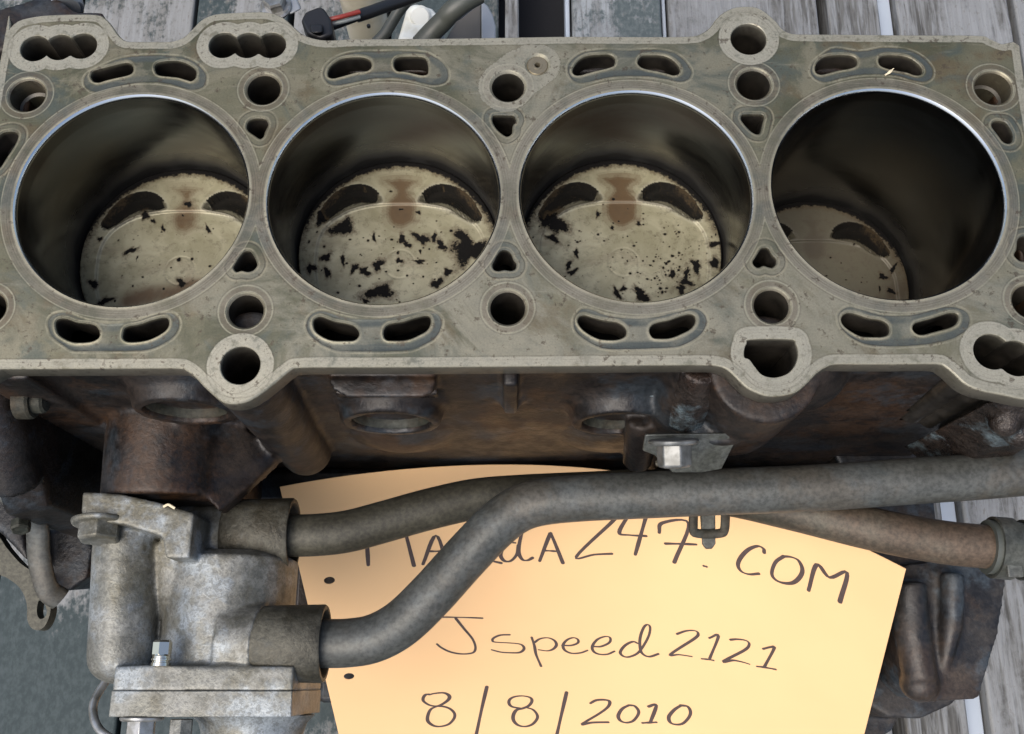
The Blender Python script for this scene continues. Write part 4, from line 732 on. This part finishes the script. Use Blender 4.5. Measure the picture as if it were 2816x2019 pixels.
def piston(i):
    RP = 40.9; nr, na = 118, 300
    rr = np.concatenate([np.linspace(.3,RP-1.0,nr-4),[RP-.6,RP-.25,RP-.05,RP]]); aa = np.linspace(0,2*np.pi,na,endpoint=False)
    X = np.outer(rr,np.cos(aa)).ravel(); Y = np.outer(rr,np.sin(aa)).ravel(); Q = np.stack([X,Y],1); rad = np.hypot(X,Y)
    dx = (X-1.0)/34.5; dy = np.where(Y>-2, (Y+2)/23.4, (Y+2)/33.0); sd_ = (np.abs(dx)**2.5+np.abs(dy)**2.5)**(1/2.5)
    dish = 1-sstep(sd_,.988,1.012)
    z = -.9*dish
    carbon = np.full(len(X),-.3); brown = np.zeros(len(X)); edge = np.clip(1-np.abs(sd_-1.0)/.016,0,1)*.35; dull = np.zeros(len(X)); sooty = np.zeros(len(X))
    for p, arc, low in zip(pockets, arcs, lows):
        ins = inside(Q,p); d = dist(Q,p,8); da = dist(Q,arc,16,False); dl = dist(Q,low,16,False)
        z -= np.where(ins, np.clip(d/.5,0,1)*(1.0+3.2*sstep(da,9,2)), 0)
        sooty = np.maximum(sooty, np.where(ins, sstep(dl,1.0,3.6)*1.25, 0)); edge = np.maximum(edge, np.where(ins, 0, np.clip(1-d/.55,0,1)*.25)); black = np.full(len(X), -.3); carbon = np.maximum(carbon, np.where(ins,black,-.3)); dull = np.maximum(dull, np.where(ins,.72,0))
    pts, rad_ = SPOTS[i]
    for (sx,sy),sr in zip(pts,rad_):
        th = rs.uniform(0,np.pi); e = rs.uniform(.42,.95); ux = (X-sx)*np.cos(th)+(Y-sy)*np.sin(th); uy = (-(X-sx)*np.sin(th)+(Y-sy)*np.cos(th))/e
        ang = np.arctan2(uy,ux); w = 1+.25*np.sin(2*ang+rs.uniform(0,6))+.22*np.sin(3*ang+rs.uniform(0,6))+.15*np.sin(5*ang+rs.uniform(0,6))
        carbon = np.maximum(carbon, 1.0-np.hypot(ux,uy)/(sr*w)*.56)
    for _ in range([45,100,200,40][i]):
        sx, sy, sr = rs.normal(4,17), rs.normal(-2,14), rs.uniform(.1,.35)+.45*rs.rand()**4
        if i == 2 and rs.rand() < .6: sx, sy = rs.normal(22,9), rs.normal(-9,8)
        carbon = np.maximum(carbon, .95-np.hypot(X-sx,(Y-sy)*rs.uniform(.8,1.6))/sr*.5)
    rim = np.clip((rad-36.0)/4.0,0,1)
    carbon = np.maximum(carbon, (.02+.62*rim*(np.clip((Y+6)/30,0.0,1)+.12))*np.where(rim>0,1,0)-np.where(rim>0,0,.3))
    if i in (2,): carbon = np.maximum(carbon, .17*np.exp(-((X-27)/9)**2-((Y+12)/12)**2)+.02)
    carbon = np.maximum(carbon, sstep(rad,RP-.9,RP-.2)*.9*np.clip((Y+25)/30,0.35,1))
    ds = dist(Q,RUSTP,10); brown = np.clip(.42+np.where(inside(Q,RUSTP),ds,-ds)/7.5,0,1)*[.7,.95,1.1,.8][i]
    if i == 0: brown = np.maximum(brown, .75*np.exp(-((Y+15-.15*X)/6)**2)*np.clip((X+28)/8,0,1))
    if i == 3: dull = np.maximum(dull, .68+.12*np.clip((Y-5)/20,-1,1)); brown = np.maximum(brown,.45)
    if i == 1: dull = np.maximum(dull,.06)
    mk = np.abs(np.hypot(X-.6,Y+5.3)-6.2); z -= .12*np.clip(1-mk/.7,0,1); edge = np.maximum(edge, .07*np.clip(1-mk/1.0,0,1)); z -= .3*sstep(rad,RP-.5,RP)
    V = np.column_stack([X,Y,z]); c = np.array([[0,0,z[0]]])
    f = [(r*na+k,r*na+(k+1)%na,(r+1)*na+(k+1)%na,(r+1)*na+k) for r in range(nr-1) for k in range(na)]
    f = [q[::-1] for q in f]; f = [q[::-1] for q in f]
    o_ = len(V); V = np.concatenate([V,c]); f += [(o_,k,(k+1)%na) for k in range(na)]
    me = bpy.data.meshes.new('crown'); me.from_pydata((V*MM).tolist(),[],f); me.shade_smooth()
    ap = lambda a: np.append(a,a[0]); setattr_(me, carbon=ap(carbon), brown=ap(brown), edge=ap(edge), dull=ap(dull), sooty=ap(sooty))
    root = empty('piston', (BORES[i][0],BORES[i][1],-DEPTH[i]))
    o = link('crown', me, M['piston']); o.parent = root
    o = MB().revolve((0,0,-.4),(0,0,-40),[(0,40.88),(6,40.88),(6.1,39.6),(7.5,39.6),(7.6,40.9),(16,40.9)],120,False).build('ring_land', M['dark'], root, 30)
    return root
def fallv(d,a,b): return np.clip((b-d)/(b-a),0,1)
PL = ['pale piston with few carbon specks and brown streaks, in the leftmost bore','pale piston covered in big scattered black carbon flakes, second bore from the left','pale piston with rust brown patch between valve pockets and fine specks, third bore','dark brownish piston sitting deepest, in the rightmost bore']
for i in range(4): tag(piston(i), PL[i], 'piston', 'pistons in the bores')

# ================================================================== the handwritten card
PO = np.array([-109.53,-79.03,-142.96]); PR = np.array([[0.97218,0.04647,-0.22959],[-0.15518,-0.60645,-0.77983],[0.17547,-0.79376,0.58237]])
CW, CL = 280.0, 220.0
def card(a, b, h=0.0):
    u = np.asarray(a)/CW; v = np.asarray(b)/CL
    bow = (-38.83*4*u*(1-u)+1.95*np.sin(2*np.pi*u))*(1-.35*v)+h
    return PO+np.stack([u*CW,v*CL,bow],-1)@PR.T
card_root = empty('handwritten_card', tuple(card(140,220)))
tag(card_root, 'curled orange card with black handwriting leaning against the block behind the pipes', 'card')
ol = np.array([(x,0) for x in np.linspace(0,CW,60)]+[(CW,y) for y in np.linspace(4,CL,40)]+[(x,CL) for x in np.linspace(CW-5,0,55)]+[(0,y) for y in np.linspace(CL-5,5,38)],float)
ph = [circle((12.2,66.7),2.6,28), circle((12.0,142.3),2.7,28)]
tv, tf = triangulate(ol, ph, 4.0, 6)
mb = MB(); mb.add(card(tv[:,0],tv[:,1],0), [tuple(f) for f in tf]); mb.add(card(tv[:,0],tv[:,1],-.28), [tuple(f[::-1]) for f in tf])
for l in [ol]+ph:
    m = len(l); mb.add(list(card(l[:,0],l[:,1],0))+list(card(l[:,0],l[:,1],-.28)), [(i,(i+1)%m,m+(i+1)%m,m+i) for i in range(m)])
put(mb.build('sheet', M['paper'], None, 60), card_root)
def ribbon(mb, pts, w0):
    p = smooth_open(pts, 6) if len(pts) > 2 else np.array([np.array(pts[0])*(1-t)+np.array(pts[1])*t for t in np.linspace(0,1,9)])
    n = len(p); T = np.gradient(p,axis=0); T /= np.linalg.norm(T,axis=1)[:,None]+1e-9; N = np.stack([-T[:,1],T[:,0]],1)
    s = np.linspace(0,1,n); w = w0*(.62+.42*np.abs(T[:,1])+.13*np.sin(s*9+w0*40+n))
    L = p+N*w[:,None]*.5; Q = p-N*w[:,None]*.5
    capA = [p[0]+w[0]*.5*(-T[0]*math.cos(t)+N[0]*math.sin(t)) for t in np.linspace(-1.57,1.57,7)]
    capB = [p[-1]+w[-1]*.5*(T[-1]*math.cos(t)+N[-1]*math.sin(t)) for t in np.linspace(-1.57,1.57,7)]
    A = np.concatenate([L,Q]); h = ribbon.h; ribbon.h += .013
    mb.add(card(A[:,0],A[:,1],h), [(i,i+1,n+i+1,n+i) for i in range(n-1)])
    for c in (capA,capB): c = np.array(c); mb.add(card(c[:,0],c[:,1],h+.004), [tuple(range(len(c)))])
for gi, g in enumerate(GLYPHS):
    mb = MB(); ribbon.h = .10
    for st in g: ribbon(mb, st, 1.85 if gi < 12 else (1.5 if gi < 22 else 1.9))
    put(mb.build('handwritten_letter', M['ink'], None, 60), card_root)

# ================================================================== things behind the block
def z6(x,y,z): return at(780+x*.2822, y*.2822, z)
con = empty('wiring_connector', tuple(z6(330,210,-30)))
tag(con, 'black plastic plug with red and grey wires entering a black sleeve, behind the block', 'connector')
mb = MB(); q = [(165,190),(210,110),(340,60),(395,75),(430,130),(470,200),(480,330),(350,380),(230,330)]
mb.prism([z6(x,y,-24) for x,y in q],[z6(x,y,-24)+np.array([0,-2,-26]) for x,y in q]); put(mb.build('shell', M['black'], None, 35, 1.2), con)
put(MB().prism([z6(x,y,-21) for x,y in ((250,240),(380,235),(380,320),(270,330))],[z6(x,y,-25) for x,y in ((250,240),(380,235),(380,320),(270,330))]).build('latch', M['black'], None, 35, .8), con)
put(MB().tube(smooth_open([z6(430,195,-28),z6(560,165,-28),z6(740,115,-30)],5),1.0,12).build('wire', M['red'], None), con)
put(MB().tube(smooth_open([z6(470,235,-30),z6(600,205,-30),z6(740,165,-32)],5),0.9,12).build('wire', M['greywire'], None), con)
put(MB().tube(smooth_open([z6(430,280,-32),z6(560,235,-34),z6(720,175,-36),z6(760,160,-36)],5),1.4,12).build('wire', M['black'], None), con)
put(MB().tube(smooth_open([z6(715,160,-34),z6(850,115,-36),z6(1020,55,-40),z6(1250,-20,-44),z6(1450,-90,-48)],8),2.6,18).build('sleeve', M['black'], None), con)
cap_ = empty('plastic_cap', tuple(z6(830,280,-80))); tag(cap_, 'cream plastic cap with bright highlight beside the black sleeve', 'cap')
put(MB().revolve(z6(830,300,-130),z6(830,300,-130)+np.array([0,0,70]),[(0,11),(58,11),(66,9.5),(70,6),(70.5,1)],40).build('dome', M['cream'], None, 50), cap_)
put(MB().revolve(z6(830,262,-60.3),z6(830,262,-60.3)+np.array([0,0,1]),[(0,.9),(1,.9),(1.4,.6)],16).build('nub', M['black'], None, 40), cap_)
res = empty('white_tank', tuple(z6(1270,200,-110))); tag(res, 'glossy white plastic tank between two dark hoses', 'tank')
q = [(1100,400),(1200,50),(1290,20),(1450,70),(1560,200),(1500,400)]
put(MB().prism([z6(x,y,-78) for x,y in q],[z6(x,y,-78)+np.array([0,0,-70]) for x,y in q]).build('body', M['white'], None, 35, 3.0, 4), res)
put(MB().revolve(z6(1330,160,-79),z6(1330,160,-60),[(0,5),(3,5),(4,4)],24).build('filler', M['white'], None, 40), res)
hs = MB().tube(smooth_open([z6(900,420,-62),z6(985,330,-60),z6(1060,210,-58),z6(1130,100,-56),z6(1230,-20,-54)],6),2.6,20).build('thin_hose', M['rubber']); tag(hs, 'thin dark rubber hose left of the white tank', 'hose')
hs = MB().tube(smooth_open([z6(1330,440,-66),z6(1440,320,-64),z6(1560,200,-60),z6(1640,110,-56),z6(1760,20,-54),z6(1900,-60,-54)],6),4.6,24).build('thick_hose', M['rubber']); tag(hs, 'thick olive grey rubber hose crossing in front of the white tank', 'hose')
bk = empty('sheet_bracket', tuple(z6(1800,200,-90))); tag(bk, 'folded dark sheet metal bracket with pale edge, right of the thick hose', 'bracket')
q = [(1560,420),(1700,180),(1800,60),(1925,10),(1925,420)]; put(MB().prism([z6(x,y,-92) for x,y in q],[z6(x,y,-94.5) for x,y in q]).build('plate', M['sheet'], None, 35, .6), bk)
q = [(1927,10),(1990,60),(2040,150),(2068,260),(2068,420),(1927,420)]; put(MB().prism([z6(x,y,-91) for x,y in q],[z6(x,y,-94.5) for x,y in q]).build('flange', M['pale'], None, 35, .6), bk)
put(MB().tube(smooth_open([z6(1690,150,-66),z6(1790,70,-70),z6(1900,-20,-74)],5),2.4,16).build('tube', M['pale'], None), bk)
st = empty('rear_bracket', tuple(at(800,20,-60))); tag(st, 'small grey bracket and bolt behind the left oil holes', 'bracket')
put(MB().prism([at(x,y,-60) for x,y in ((740,-10),(815,-10),(830,25),(800,40),(745,32))],[at(x,y,-66) for x,y in ((740,-10),(815,-10),(830,25),(800,40),(745,32))]).build('plate', M['pale'], None, 35, 1), st)
put(MB().hexbolt(at(760,20,-60),(0,0,1),5,5,7).build('bolt', M['bolt'], None, 25), st)
# dry bits of plant on the metal
sp = MB(); c = smooth_open([at(2434,207,.35),at(2445,199,.7),at(2458,188,1.0)],5); sp.tube(c,np.linspace(.35,.15,len(c))*np.array([1]),8,True,.5); sp.tube(smooth_open([at(2438,205,.5),at(2448,197,.9),at(2456,190,.9)],5),[.12,.3,.42,.5,.55,.55,.5,.42,.3,.2,.1],8,True,.4)
tag(sp.build('straw_sliver', M['straw']), 'pale sliver of straw lying across a water slot above the rightmost bore', 'straw')
sp = MB(); c = smooth_open([at(449,1394,-59.4),at(462,1388,-59.2),at(472,1393,-59.2),at(481,1398,-59.4)],5); sp.tube(c,.5,8,True,.5)
tag(sp.build('straw_curl', M['straw']), 'tiny curl of dry straw on the thermostat housing flange', 'straw')
